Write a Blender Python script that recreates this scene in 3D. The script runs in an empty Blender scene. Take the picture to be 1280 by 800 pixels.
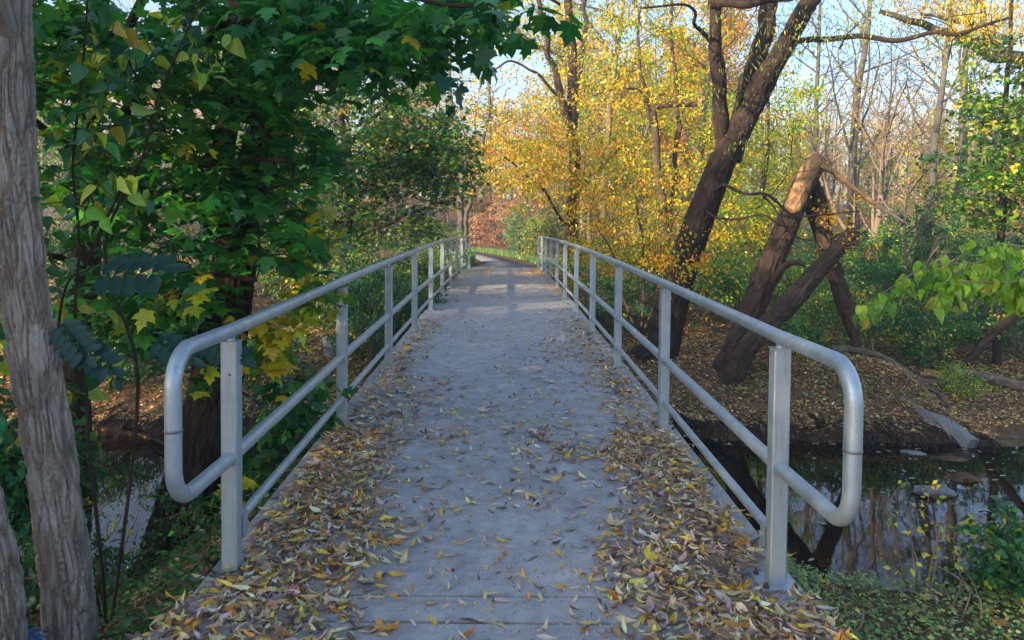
import bpy, math, random
import numpy as np
from mathutils import Vector, Matrix

R = math.radians
scene = bpy.context.scene
col = scene.collection

# ------------------------------------------------------------------ camera
CAM_Z, FPX, PITCH, ROLL = 1.57, 900.0, R(2.0), R(0.5)
PRX, PRY = 630.0, 310.0                       # principal point in the 1280x800 frame
camd = bpy.data.cameras.new('camera')
cam = bpy.data.objects.new('camera', camd)
col.objects.link(cam)
camd.sensor_fit = 'HORIZONTAL'
camd.sensor_width = 36.0
camd.lens = FPX / 1280.0 * 36.0
camd.shift_x = (640 - PRX) / 1280.0
camd.shift_y = -(400 - PRY) / 1280.0
camd.clip_start, camd.clip_end = 0.05, 2000.0
CAMR = Matrix.Rotation(R(90) - PITCH, 3, 'X') @ Matrix.Rotation(ROLL, 3, 'Z')
cam.matrix_world = Matrix.Translation((0, 0, CAM_Z)) @ CAMR.to_4x4()
scene.camera = cam
_CR = np.array(CAMR)


def P(px, py, d):
    """World point that lies d metres down the bridge axis in the direction of a photo pixel."""
    v = _CR @ np.array([(px - PRX) / FPX, -(py - PRY) / FPX, -1.0])
    return np.array([0, 0, CAM_Z]) + v * (d / v[1])


# ------------------------------------------------------------------ light
SUN_TO = Vector((-0.80, -0.60, 0.0)).normalized()
SUN_EL = R(17)
sun_dir = Vector((SUN_TO.x * math.cos(SUN_EL), SUN_TO.y * math.cos(SUN_EL), math.sin(SUN_EL)))
sl = bpy.data.lights.new('sun', 'SUN')
sl.energy = 5.0
sl.angle = R(0.6)
sl.color = (1.0, 0.78, 0.52)
sun = bpy.data.objects.new('sun', sl)
sun.rotation_euler = sun_dir.to_track_quat('Z', 'Y').to_euler()
sun.location = (-40, -30, 30)
col.objects.link(sun)
world = bpy.data.worlds.new('World')
scene.world = world
world.use_nodes = True
wn = world.node_tree
wn.nodes.clear()
sky = wn.nodes.new('ShaderNodeTexSky')
sky.sky_type = 'NISHITA'
sky.sun_disc = False
sky.sun_elevation = SUN_EL
sky.sun_rotation = math.atan2(sun_dir.x, sun_dir.y)
sky.air_density, sky.dust_density, sky.ozone_density = 1.0, 1.7, 3.5
bg = wn.nodes.new('ShaderNodeBackground')
bg.inputs['Strength'].default_value = 0.15
wo = wn.nodes.new('ShaderNodeOutputWorld')
wn.links.new(sky.outputs[0], bg.inputs[0])
wn.links.new(bg.outputs[0], wo.inputs[0])
scene.view_settings.view_transform = 'Standard'
scene.view_settings.look = 'None'
scene.view_settings.gamma = 1.0
scene.view_settings.use_curve_mapping = False
scene.view_settings.exposure = 1.52
scene.render.engine = 'CYCLES'
cy = scene.cycles
cy.max_bounces, cy.diffuse_bounces, cy.glossy_bounces = 7, 4, 3
cy.transmission_bounces, cy.transparent_max_bounces, cy.volume_bounces = 4, 6, 0
cy.sample_clamp_indirect = 6.0
cy.caustics_reflective = cy.caustics_refractive = False
cy.use_denoising = True
try:
    cy.denoiser = 'OPENIMAGEDENOISE'
    cy.denoising_input_passes = 'RGB_ALBEDO_NORMAL'
except Exception:
    pass


# ------------------------------------------------------------------ noise
def _hash(ix, iy, iz, seed):
    h = (ix.astype(np.int64) * 374761393 + iy.astype(np.int64) * 668265263 + iz.astype(np.int64) * 2147483647 + seed * 974634)
    h = (h ^ (h >> 13)) & 0xFFFFFFFF
    h = (h * 1274126177) & 0xFFFFFFFF
    h = h ^ (h >> 16)
    return (h & 0xFFFFFF) / float(0xFFFFFF) * 2 - 1


def vnoise(p, seed=0):
    p = np.asarray(p, float)
    f = np.floor(p)
    t = p - f
    t = t * t * (3 - 2 * t)
    i = f.astype(np.int64)
    x, y, z = i[..., 0], i[..., 1], i[..., 2]
    tx, ty, tz = t[..., 0], t[..., 1], t[..., 2]
    r = 0
    for dx in (0, 1):
        for dy in (0, 1):
            for dz in (0, 1):
                w = (tx if dx else 1 - tx) * (ty if dy else 1 - ty) * (tz if dz else 1 - tz)
                r = r + w * _hash(x + dx, y + dy, z + dz, seed)
    return r


def fbm(p, oct=3, seed=0):
    p = np.asarray(p, float)
    s, a, tot = 0, 1.0, 0
    for k in range(oct):
        s = s + a * vnoise(p * (2.03 ** k) + 7.7 * k, seed + k)
        tot += a
        a *= 0.5
    return s / tot


def sstep(a, b, t):
    t = np.clip((np.asarray(t, float) - a) / (b - a), 0, 1)
    return t * t * (3 - 2 * t)


def nrm(v):
    v = np.asarray(v, float)
    return v / np.maximum(np.linalg.norm(v, axis=-1, keepdims=True), 1e-9)


def lin(h):
    """'#rrggbb' to linear rgb."""
    c = [int(h[i:i + 2], 16) / 255 for i in (1, 3, 5)]
    return np.array([x / 12.92 if x <= 0.04045 else ((x + 0.055) / 1.055) ** 2.4 for x in c])


# ------------------------------------------------------------------ mesh builder
class MB:
    def __init__(self):
        self.v, self.q, self.t, self.c, self.b, self.n = [], [], [], [], [], 0

    def add(self, v, quads=None, tris=None, c=None, b=None):
        v = np.asarray(v, float).reshape(-1, 3)
        self.v.append(v)
        if quads is not None and len(quads):
            self.q.append(np.asarray(quads, np.int64).reshape(-1, 4) + self.n)
        if tris is not None and len(tris):
            self.t.append(np.asarray(tris, np.int64).reshape(-1, 3) + self.n)
        c = np.array([1., 1., 1.]) if c is None else np.asarray(c, float)
        self.c.append(np.broadcast_to(c, v.shape))
        self.b.append(v if b is None else np.asarray(b, float))
        self.n += len(v)
        return self

    def box(self, c, s, rot=None, col_=None):
        c, s = np.asarray(c, float), np.asarray(s, float) / 2
        v = np.array([[x, y, z] for x in (-1, 1) for y in (-1, 1) for z in (-1, 1)]) * s
        if rot is not None:
            v = v @ np.asarray(rot).T
        self.add(v + c, quads=[[0, 1, 3, 2], [4, 6, 7, 5], [0, 4, 5, 1], [2, 3, 7, 6], [0, 2, 6, 4], [1, 5, 7, 3]], c=col_)
        return self

    def tube(self, pts, rad, sides=8, cap=True, c=None, disp=0.0, seed=0, dscale=None, vs=0.0):
        pts = np.asarray(pts, float)
        k = len(pts)
        rad = np.broadcast_to(np.asarray(rad, float), (k,))
        tan = np.zeros_like(pts)
        tan[1:-1] = pts[2:] - pts[:-2]
        tan[0], tan[-1] = pts[1] - pts[0], pts[-1] - pts[-2]
        tan = nrm(tan)
        u = np.cross(tan[0], [0, 1, 0.123])
        if np.linalg.norm(u) < 1e-3:
            u = np.cross(tan[0], [1, 0, 0])
        u = u / np.linalg.norm(u)
        U = np.zeros_like(pts)
        for i in range(k):
            u = u - tan[i] * np.dot(u, tan[i])
            u = u / max(np.linalg.norm(u), 1e-9)
            U[i] = u
        V = np.cross(tan, U)
        a = np.arange(sides) / sides * 2 * np.pi
        ca, sa = np.cos(a), np.sin(a)
        s = np.concatenate([[0], np.cumsum(np.linalg.norm(np.diff(pts, axis=0), axis=1))]) + vs
        r0 = max(rad.max(), 1e-4)
        b = np.stack([np.broadcast_to(ca * r0, (k, sides)), np.broadcast_to(sa * r0, (k, sides)), np.broadcast_to(s[:, None], (k, sides))], -1)
        rr = np.broadcast_to(rad[:, None], (k, sides)).copy()
        if disp:
            bd = bark_disp(b, seed, dscale or r0)
            rr = rr + bd * disp * (rad[:, None] / r0) ** 0.5
            if c is None:                           # inner-bark brown in the fissures, darkened further as painted crevice shade
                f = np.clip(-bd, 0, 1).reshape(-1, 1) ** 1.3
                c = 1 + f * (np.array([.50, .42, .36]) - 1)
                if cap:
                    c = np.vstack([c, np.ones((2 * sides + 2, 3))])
        v = pts[:, None] + rr[..., None] * (ca[None, :, None] * U[:, None] + sa[None, :, None] * V[:, None])
        v = v.reshape(-1, 3)
        i = np.arange(k - 1)[:, None] * sides
        j = np.arange(sides)[None]
        j2 = (j + 1) % sides
        q = np.stack([i + j, i + j2, i + sides + j2, i + sides + j], -1).reshape(-1, 4)
        b = b.reshape(-1, 3)
        tr = None
        if cap:                                     # end discs keep their own rim so that they shade flat
            n = k * sides
            e = n - sides
            v = np.vstack([v, v[:sides], v[e:n], pts[0], pts[-1]])
            b = np.vstack([b, b[:sides], b[e:n], [0, 0, s[0]], [0, 0, s[-1]]])
            jj = np.arange(sides)
            c0, c1 = n + 2 * sides, n + 2 * sides + 1
            tr = np.vstack([np.stack([np.full(sides, c0), n + (jj + 1) % sides, n + jj], -1),
                            np.stack([np.full(sides, c1), n + sides + jj, n + sides + (jj + 1) % sides], -1)])
        self.add(v, quads=q, tris=tr, c=c, b=b)
        return self

    def build(self, name, mat, parent=None, origin=None, smooth=True, flat=False):
        v = np.vstack(self.v) if self.v else np.zeros((0, 3))
        if origin is None:
            origin = np.array(parent.location) if parent is not None and parent.parent is None else np.zeros(3)
            if parent is not None and parent.parent is not None:
                origin = np.array(parent.parent.location) + np.array(parent.location)
        origin = np.asarray(origin, float)
        me = bpy.data.meshes.new(name)
        q = np.vstack(self.q) if self.q else np.zeros((0, 4), np.int64)
        t = np.vstack(self.t) if self.t else np.zeros((0, 3), np.int64)
        nl = q.size + t.size
        me.vertices.add(len(v))
        me.vertices.foreach_set('co', (v - origin).astype(np.float32).ravel())
        me.loops.add(nl)
        me.loops.foreach_set('vertex_index', np.concatenate([q.ravel(), t.ravel()]).astype(np.int32))
        me.polygons.add(len(q) + len(t))
        ls = np.concatenate([np.arange(len(q)) * 4, q.size + np.arange(len(t)) * 3]).astype(np.int32)
        me.polygons.foreach_set('loop_start', ls)
        try:
            me.polygons.foreach_set('loop_total', np.concatenate([np.full(len(q), 4), np.full(len(t), 3)]).astype(np.int32))
        except Exception:
            pass
        me.polygons.foreach_set('use_smooth', np.full(len(q) + len(t), smooth, bool))
        ca = me.attributes.new('tint', 'FLOAT_COLOR', 'POINT')
        cc = np.ones((len(v), 4), np.float32)
        cc[:, :3] = np.vstack(self.c)
        ca.data.foreach_set('color', cc.ravel())
        ba = me.attributes.new('bco', 'FLOAT_VECTOR', 'POINT')
        ba.data.foreach_set('vector', np.vstack(self.b).astype(np.float32).ravel())
        me.update(calc_edges=True)
        me.validate()
        if mat is not None:
            me.materials.append(mat)
        o = bpy.data.objects.new(name, me)
        col.objects.link(o)
        if parent is not None:
            o.parent = parent
        else:
            o.location = origin
        return o


def bark_disp(b, seed, r0):
    """Furrowed bark: ridges that run up the trunk, fork and rejoin; about -1.4 .. +0.4."""
    cell = 0.030 if r0 < .15 else 0.045
    s = 1.0 / cell
    w = np.stack([fbm(b * np.array([5, 5, 3.0]), 2, seed + 5), fbm(b * np.array([5, 5, 3.0]) + 31, 2, seed + 6), 0 * b[..., 0]], -1) * .8
    p = b * np.array([s, s, s * 0.15]) + w
    n1 = vnoise(p, seed)
    n2 = vnoise(p * np.array([1.3, 1.3, 1.6]) + 13, seed + 1)
    big = vnoise(p * np.array([.35, .35, .5]) + 5, seed + 7)
    fine = vnoise(p * np.array([3, 3, 22.0]) + 3, seed + 2)
    fine2 = vnoise(p * np.array([7, 7, 16.0]) + 9, seed + 3)
    fur = np.clip(1 - np.abs(n1 + .10 * fine) * 3.2, 0, 1) ** .8
    fur2 = np.clip(1 - np.abs(n2 + .10 * fine2) * 4.6, 0, 1) ** .8
    return -np.maximum(fur, fur2 * .8) + 0.16 * big + 0.20 * fine + .13 * fine2


def tag(o, label=None, cat=None, group=None, kind=None):
    for k, v in (('label', label), ('category', cat), ('group', group), ('kind', kind)):
        if v:
            o[k] = v
    return o


def thing(name, loc, label, cat, group=None):
    o = bpy.data.objects.new(name, None)
    o.location = tuple(float(x) for x in loc)
    o.empty_display_size = 0.2
    col.objects.link(o)
    return tag(o, label, cat, group)


KIDS = {}


def dup(root, loc, rotz=0.0, sc=1.0, label=None, group=None):
    r = root.copy()
    col.objects.link(r)
    r.location = tuple(float(x) for x in loc)
    r.rotation_euler = (0, 0, rotz)
    r.scale = (sc, sc, sc)
    if label:
        r['label'] = label
    if group:
        r['group'] = group
    for ch in list(root.children):
        c = ch.copy()
        col.objects.link(c)
        c.parent = r
        for g in list(ch.children):
            e = g.copy()
            col.objects.link(e)
            e.parent = c
    return r


# ------------------------------------------------------------------ materials
MATS = {}


class NT:
    def __init__(self, name):
        self.m = bpy.data.materials.new(name)
        self.m.use_nodes = True
        self.t = self.m.node_tree
        self.t.nodes.clear()
        self.out = self.n('ShaderNodeOutputMaterial')

    def n(self, ty, **kw):
        x = self.t.nodes.new(ty)
        for k, v in kw.items():
            if hasattr(x, k):
                setattr(x, k, v)
            else:
                x.inputs[k].default_value = v
        return x

    def l(self, a, b):
        self.t.links.new(a, b)

    def attr(self, name):
        a = self.n('ShaderNodeAttribute')
        a.attribute_name = name
        return a

    def noise(self, vec, scale, detail=4, rough=0.55, dist=0.0):
        x = self.n('ShaderNodeTexNoise')
        x.inputs['Scale'].default_value = scale
        x.inputs['Detail'].default_value = detail
        x.inputs['Roughness'].default_value = rough
        x.inputs['Distortion'].default_value = dist
        if vec is not None:
            self.l(vec, x.inputs['Vector'])
        return x.outputs['Fac']

    def ramp(self, fac, stops):
        x = self.n('ShaderNodeValToRGB')
        e = x.color_ramp.elements
        while len(e) < len(stops):
            e.new(0.5)
        for i, (p, c) in enumerate(stops):
            e[i].position = p
            c = (c, c, c) if np.isscalar(c) else c
            e[i].color = (*[float(k) for k in c], 1)
        self.l(fac, x.inputs[0])
        return x.outputs[0]

    def mix(self, fac, a, b, mode='MIX'):
        x = self.n('ShaderNodeMix')
        x.data_type = 'RGBA'
        x.blend_type = mode
        for s, v in ((x.inputs[0], fac), (x.inputs[6], a), (x.inputs[7], b)):
            if hasattr(v, 'links'):
                self.l(v, s)
            elif np.isscalar(v):
                s.default_value = v
            else:
                s.default_value = (*[float(k) for k in v], 1)
        return x.outputs[2]

    def bump(self, h, strength=0.5, dist=0.01, prev=None):
        x = self.n('ShaderNodeBump')
        x.inputs['Strength'].default_value = strength
        x.inputs['Distance'].default_value = dist
        self.l(h, x.inputs['Height'])
        if prev is not None:
            self.l(prev, x.inputs['Normal'])
        return x.outputs[0]

    def pbsdf(self, base, rough=0.6, metal=0.0, spec=0.5, normal=None):
        x = self.n('ShaderNodeBsdfPrincipled')
        for s, v in (('Base Color', base), ('Roughness', rough), ('Metallic', metal), ('Specular IOR Level', spec)):
            if hasattr(v, 'links'):
                self.l(v, x.inputs[s])
            elif np.isscalar(v):
                if s == 'Base Color':
                    x.inputs[s].default_value = (v, v, v, 1)
                else:
                    x.inputs[s].default_value = v
            else:
                x.inputs[s].default_value = (*[float(k) for k in v], 1)
        if normal is not None:
            self.l(normal, x.inputs['Normal'])
        return x

    def done(self, sh):
        self.l(sh.outputs[0] if hasattr(sh, 'outputs') else sh, self.out.inputs[0])
        return self.m

    def coord(self, kind='Object'):
        return self.n('ShaderNodeTexCoord').outputs[kind]


def leaf_mat(name, trans=0.35, rough=0.45, spec=0.3, through=(1.15, 1.25, 0.75)):
    k = NT(name)
    a = k.attr('tint').outputs['Color']
    n = k.noise(k.coord(), 35.0, 2)
    c = k.mix(1.0, a, k.ramp(n, [(0.3, 0.78), (0.75, 1.15)]), 'MULTIPLY')
    p = k.pbsdf(c, rough, 0, spec)
    t = k.n('ShaderNodeBsdfTranslucent')
    k.l(k.mix(1.0, c, through, 'MULTIPLY'), t.inputs[0])
    mx = k.n('ShaderNodeMixShader')
    mx.inputs[0].default_value = trans
    k.l(p.outputs[0], mx.inputs[1])
    k.l(t.outputs[0], mx.inputs[2])
    return k.done(mx)


def bark_mat(name, dark, light, rough=0.9, bstr=0.7, moss=None, stretch=0.16):
    k = NT(name)
    b = k.attr('bco').outputs['Vector']
    mp = k.n('ShaderNodeMapping')
    mp.inputs['Scale'].default_value = (1, 1, stretch)
    k.l(b, mp.inputs[0])
    n1 = k.noise(mp.outputs[0], 48, 6, 0.7, 0.8)
    n2 = k.noise(b, 3.0, 3)
    n3 = k.noise(b, 90, 3)
    c = k.ramp(n1, [(0.15, dark), (0.55, light)])
    c = k.mix(1.0, c, k.ramp(n2, [(0.3, 0.72), (0.7, 1.2)]), 'MULTIPLY')
    if moss is not None:
        c = k.mix(k.ramp(k.noise(b, 5.0, 4), [(0.52, 0.0), (0.68, 0.55)]), c, moss)
    c = k.mix(1.0, c, k.attr('tint').outputs['Color'], 'MULTIPLY')
    nb = k.bump(n1, bstr, 0.02)
    nb = k.bump(n3, 0.6, 0.005, nb)
    return k.done(k.pbsdf(c, rough, 0, 0.25, nb))


def build_materials():
    M = MATS
    for nm, tr in (('leaf_green', 0.35), ('leaf_autumn', 0.42), ('leaf_bright', 0.45), ('leaf_dry', 0.18)):
        M[nm] = leaf_mat(nm, tr, 0.36, 0.5) if nm != 'leaf_dry' else leaf_mat(nm, tr, 0.62, 0.25, (1.15, .95, .7))
    M['bark_grey'] = bark_mat('bark_grey', lin('#544c46'), lin('#a59b90'), stretch=0.22, bstr=0.5)
    M['bark_dark'] = bark_mat('bark_dark', lin('#17120f'), lin('#43372f'))
    M['bark_brown'] = bark_mat('bark_brown', lin('#1f1914'), lin('#5c4d40'))
    M['bark_pale'] = bark_mat('bark_pale', lin('#383634'), lin('#625d57'), bstr=0.3)
    M['twig_bark'] = bark_mat('twig_bark', lin('#4c4038'), lin('#8c7a6c'), bstr=0.2)
    M['bare_wood'] = bark_mat('bare_wood', lin('#6d4f36'), lin('#c39a6d'), 0.75, 0.5, stretch=0.05)
    M['old_wood'] = bark_mat('old_wood', lin('#4a413a'), lin('#8d7f72'), 0.9, 0.5, stretch=0.06)
    # galvanised rail steel
    k = NT('galvanised_steel')
    co = k.coord()
    n = k.noise(co, 7.0, 6, 0.6)
    f = k.noise(co, 160.0, 2)
    sc_ = k.noise(co, 2.3, 5, 0.7)
    c = k.ramp(n, [(0.3, (0.33, 0.40, 0.45)), (0.7, (0.46, 0.535, 0.585))])
    c = k.mix(k.ramp(sc_, [(0.56, 0.0), (0.74, 0.5)]), c, (0.28, 0.325, 0.345))
    c = k.mix(1.0, c, k.ramp(f, [(0.3, 0.94), (0.7, 1.05)]), 'MULTIPLY')
    mp = k.n('ShaderNodeMapping')
    mp.inputs['Scale'].default_value = (9, 9, .8)
    k.l(co, mp.inputs[0])
    dr = k.noise(mp.outputs[0], 5.0, 5, 0.7)
    c = k.mix(k.ramp(dr, [(0.52, 0.0), (0.72, 0.6)]), c, (0.23, 0.25, 0.235))
    sp = k.noise(co, 60.0, 3, 0.8)
    c = k.mix(k.ramp(sp, [(0.66, 0.0), (0.74, 0.6)]), c, (0.16, 0.16, 0.15))
    r = k.ramp(n, [(0.3, 0.52), (0.7, 0.34)])
    M['steel'] = k.done(k.pbsdf(c, r, 0.55, 0.5, k.bump(f, 0.06, 0.002)))
    k = NT('weld_steel')
    M['weld'] = k.done(k.pbsdf((0.20, 0.20, 0.20), 0.5, 0.7))
    k = NT('rusted_bolt')
    M['bolt'] = k.done(k.pbsdf((0.10, 0.07, 0.055), 0.7, 0.4))
    k = NT('black_marker')
    M['ink'] = k.done(k.pbsdf((0.012, 0.012, 0.014), 0.5))
    # concrete
    for nm, lo, hi in (('concrete_deck', (0.33, 0.325, 0.32), (0.46, 0.45, 0.44)), ('concrete_old', (0.17, 0.165, 0.155), (0.30, 0.29, 0.275))):
        k = NT(nm)
        co = k.coord()
        big = k.noise(co, 0.9, 5, 0.6, 0.4)
        mid = k.noise(co, 9.0, 5, 0.65)
        fin = k.noise(co, 140.0, 3, 0.7)
        v = k.n('ShaderNodeTexVoronoi')
        v.inputs['Scale'].default_value = 95.0
        k.l(co, v.inputs['Vector'])
        c = k.ramp(big, [(0.28, lo), (0.72, hi)])
        c = k.mix(1.0, c, k.ramp(mid, [(0.25, 0.66), (0.75, 1.24)]), 'MULTIPLY')
        c = k.mix(1.0, c, k.ramp(fin, [(0.3, 0.68), (0.7, 1.32)]), 'MULTIPLY')
        # scattered pale stones and dark specks of the aggregate
        c = k.mix(k.ramp(v.outputs['Distance'], [(0.08, 0.55), (0.18, 0.0)]), c, k.ramp(v.outputs['Color'], [(0.3, 0.09), (0.75, 0.17), (0.9, 0.5)]))
        st = k.noise(co, 2.2, 6, 0.75, 1.2)
        c = k.mix(k.ramp(st, [(0.55, 0.0), (0.75, 0.45)]), c, (0.10, 0.098, 0.095))
        nb = k.bump(fin, 0.35, 0.004)
        nb = k.bump(mid, 0.2, 0.006, nb)
        M[nm] = k.done(k.pbsdf(c, 0.88, 0, 0.25, nb))
    k = NT('asphalt')
    co = k.coord()
    c = k.ramp(k.noise(co, 40, 4), [(0.3, (.13, .13, .135)), (0.7, (.23, .23, .235))])
    M['asphalt'] = k.done(k.pbsdf(c, 0.9, 0, 0.3, k.bump(k.noise(co, 120, 2), 0.4, 0.005)))
    k = NT('joint_filler')
    M['joint'] = k.done(k.pbsdf((0.05, 0.045, 0.04), 0.95))
    # forest floor
    k = NT('forest_floor')
    co = k.coord()
    a = k.noise(co, 0.35, 5, 0.6)
    b = k.noise(co, 6.0, 6, 0.7)
    d = k.noise(co, 30.0, 4, 0.7)
    c = k.ramp(b, [(0.28, lin('#33271d')), (0.5, lin('#66503a')), (0.75, lin('#8f7650'))])
    c = k.mix(k.ramp(a, [(0.52, 0.0), (0.68, 0.6)]), c, k.ramp(d, [(0.3, lin('#28321a')), (0.7, lin('#55632c'))]))
    c = k.mix(k.ramp(d, [(0.55, 0.0), (0.8, 0.5)]), c, lin('#9a7c52'))
    nb = k.bump(b, 0.6, 0.06)
    nb = k.bump(d, 0.6, 0.02, nb)
    M['floor'] = k.done(k.pbsdf(c, 0.95, 0, 0.15, nb))
    # water
    k = NT('stream_water')
    co = k.coord()
    c = k.ramp(k.noise(co, 1.3, 5, 0.65), [(0.35, (0.004, 0.0035, 0.002)), (0.68, (0.020, 0.014, 0.006))])
    mp = k.n('ShaderNodeMapping')
    mp.inputs['Scale'].default_value = (1.0, 2.2, 1.0)
    k.l(co, mp.inputs[0])
    nb = k.bump(k.noise(mp.outputs[0], 1.6, 2, 0.4), 0.010, 0.10)
    x = k.pbsdf(c, 0.03, 0, 0.5, nb)
    x.inputs['IOR'].default_value = 1.42
    M['water'] = k.done(x)
    # rock
    k = NT('river_rock')
    co = k.coord()
    c = k.ramp(k.noise(co, 6, 6, 0.65), [(0.3, (0.10, 0.10, 0.10)), (0.7, (0.27, 0.265, 0.26))])
    M['rock'] = k.done(k.pbsdf(c, 0.8, 0, 0.3, k.bump(k.noise(co, 25, 4), 0.5, 0.02)))


build_materials()
# ------------------------------------------------------------------ leaf shapes (length 1 along +Y, face up +Z)
def _fan(outline, centre, zf):
    v = np.array([centre] + outline, float)
    v = np.column_stack([v, zf(v[:, 0], v[:, 1])])
    n = len(outline)
    return v, np.array([[0, 1 + i, 1 + (i + 1) % n] for i in range(n)])


def maple_leaf(petiole=True, detail=True, curl=0.3):
    if detail:
        half = [(.15, -.07), (.40, -.03), (.33, .11), (.50, .22), (.61, .47), (.43, .43), (.22, .45), (.31, .66), (.17, .69), (.10, .83)]
    else:
        half = [(.38, -.03), (.30, .15), (.60, .46), (.22, .45), (.28, .68)]
    out = [(0., 0.)] + half + [(0., 1.)] + [(-x, y) for x, y in reversed(half)]
    v, t = _fan(out, (0., .36), lambda x, y: -curl * (x * x + 0.5 * (y - .36) ** 2) + 0.10 * np.abs(x))
    if petiole:
        n = len(v)
        v = np.vstack([v, [[-.012, 0, 0], [.012, 0, 0], [0, -.7, .12]]])
        t = np.vstack([t, [[n, n + 2, n + 1]]])
    return v, t


def narrow_leaf(w=.11, curl=0.0, twist=0.0, seg=5):
    ts = np.linspace(0, 1, seg + 1)
    wd = w * np.sin(np.pi * np.clip(ts, 0, 1) ** 0.8) * (1 - .2 * ts)
    v = []
    for t_, h in zip(ts, wd):
        a = twist * (t_ - .5)
        ca, sa = math.cos(a), math.sin(a)
        yy = t_ if abs(curl) < 1e-6 else math.sin(curl * (t_ - .5)) / curl + .5
        zz = 0 if abs(curl) < 1e-6 else (1 - math.cos(curl * (t_ - .5))) / curl
        v += [(-h * ca, yy, zz + h * .35 - h * sa), (0, yy, zz), (h * ca, yy, zz + h * .35 + h * sa)]
    t = []
    for i in range(seg):
        a, b = i * 3, i * 3 + 3
        t += [[a, a + 1, b + 1], [a, b + 1, b], [a + 1, a + 2, b + 2], [a + 1, b + 2, b + 1]]
    return np.array(v, float), np.array(t)


def ovate_leaf(w=.34, curl=.35, petiole=True, heart=False):
    half = [(.5 * w, -.03 if heart else .03), (.9 * w, .10), (w, .28), (.82 * w, .52), (.45 * w, .78)]
    out = [(0., .05 if heart else 0.)] + half + [(0., 1.)] + [(-x, y) for x, y in reversed(half)]
    v, t = _fan(out, (0., .40), lambda x, y: .28 * np.abs(x) - curl * (y - .3) ** 2)
    if petiole:
        n = len(v)
        v = np.vstack([v, [[-.012, 0.02, 0], [.012, 0.02, 0], [0, -.45, .06]]])
        t = np.vstack([t, [[n, n + 2, n + 1]]])
    return v, t


def small_leaf(w=.3):
    v = np.array([[0, 0, 0], [w, .4, .06], [0, 1, -.05], [-w, .4, .06]], float)
    return v, np.array([[0, 1, 2], [0, 2, 3]])


def compound_leaf(n=5, w=.085):
    vs, ts, k = [], [], 0
    for i in range(n):
        for s in ((-1, 1) if i < n - 1 else (0,)):
            y0 = .12 + .72 * i / (n - 1)
            a = s * 1.05
            v, t = narrow_leaf(.25, 0.3, 0, 4)
            v = v * (.38 if s else .34)
            ca, sa = math.cos(a), math.sin(a)
            v2 = np.column_stack([v[:, 0] * ca + v[:, 1] * sa, -v[:, 0] * sa + v[:, 1] * ca + y0, v[:, 2] - .05 * abs(s)])
            vs.append(v2); ts.append(t + k); k += len(v2)
    vs.append(np.array([[-.006, -.1, 0], [.006, -.1, 0], [0, .85, 0]])); ts.append(np.array([[k, k + 1, k + 2]]))
    return np.vstack(vs), np.vstack(ts)


MAPLE, MAPLE_LO = maple_leaf(), maple_leaf(False, False)
MAPLE_B = maple_leaf(True, True, 0.7)
WILLOW = [narrow_leaf(.11, 0.0, .4, 3), narrow_leaf(.10, .9, .6, 3)]
POINTED = ovate_leaf(.30, .75, True, True)
OVATE, HEART, SMALL = ovate_leaf(), ovate_leaf(.36, .5, True, True), small_leaf()
TINY = small_leaf(.36)


def palette(rng, n, cols, jitter=.18):
    """cols: [(weight, '#hex')]; one colour for each leaf, with a little spread in hue and value."""
    w = np.array([c[0] for c in cols], float)
    base = np.array([lin(c[1]) for c in cols])
    c = base[rng.choice(len(cols), n, p=w / w.sum())]
    v = np.exp(rng.normal(0, jitter, (n, 1)))
    h = np.exp(rng.normal(0, jitter * .45, (n, 3)))
    return np.clip(c * v * h * 1.45, 0, .8)


def place(mb, tmpl, pos, axis, normal, size, colr):
    """Stamp a leaf shape at each position into the builder."""
    v, t = tmpl
    n, m = len(pos), len(v)
    if n == 0:
        return
    a = nrm(axis)
    nn = normal - a * np.sum(normal * a, -1, keepdims=True)
    nn = nrm(nn + 1e-6)
    x = np.cross(a, nn)
    s = np.asarray(size, float).reshape(-1, 1, 1)
    V = pos[:, None] + s * (v[None, :, 0:1] * x[:, None] + v[None, :, 1:2] * a[:, None] + v[None, :, 2:3] * nn[:, None])
    T = (t[None] + (np.arange(n) * m)[:, None, None]).reshape(-1, 3)
    C = np.repeat(np.asarray(colr)[:, None], m, 1).reshape(-1, 3)
    mb.add(V.reshape(-1, 3), tris=T, c=C)


def foliage(rng, mb, centers, R, per, size, tmpl, cols, hang=.35, flat=.6, squash=.55, out=None, jitter=.18, drop=0.0):
    """Leaves of one spray: a loose flattened cloud around each twig end."""
    tm = tmpl if isinstance(tmpl, list) else [tmpl]
    centers = np.asarray(centers, float)
    n = len(centers) * per
    c = np.repeat(centers, per, 0)
    off = nrm(rng.normal(size=(n, 3))) * (rng.random((n, 1)) ** .5)
    off[:, 2] *= squash
    Rr = np.repeat(np.broadcast_to(np.asarray(R, float), (len(centers),)), per)[:, None]
    pos = c + off * Rr
    pos[:, 2] -= drop * Rr[:, 0] * (off[:, 0] ** 2 + off[:, 1] ** 2)
    ax = off * np.array([1, 1, .5]) + rng.normal(0, .45, (n, 3))
    if out is not None:
        ax = ax + np.repeat(out, per, 0) * .5
    ax[:, 2] -= hang * 1.6
    nr = rng.normal(0, 1 - flat, (n, 3)) + np.array([0, 0, flat * 1.5])
    # a spray shares much of its colour
    cs = palette(rng, len(centers), cols, jitter)
    cl = palette(rng, n, cols, jitter)
    pick = rng.random((n, 1)) < .55
    cl = np.where(pick, np.repeat(cs, per, 0) * np.exp(rng.normal(0, .10, (n, 1))), cl)
    sz = size * rng.uniform(.55, 1.15, n)
    which = rng.integers(0, len(tm), n)
    for i, t in enumerate(tm):
        k = which == i
        place(mb, t, pos[k], ax[k], nr[k], sz[k], cl[k])


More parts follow.
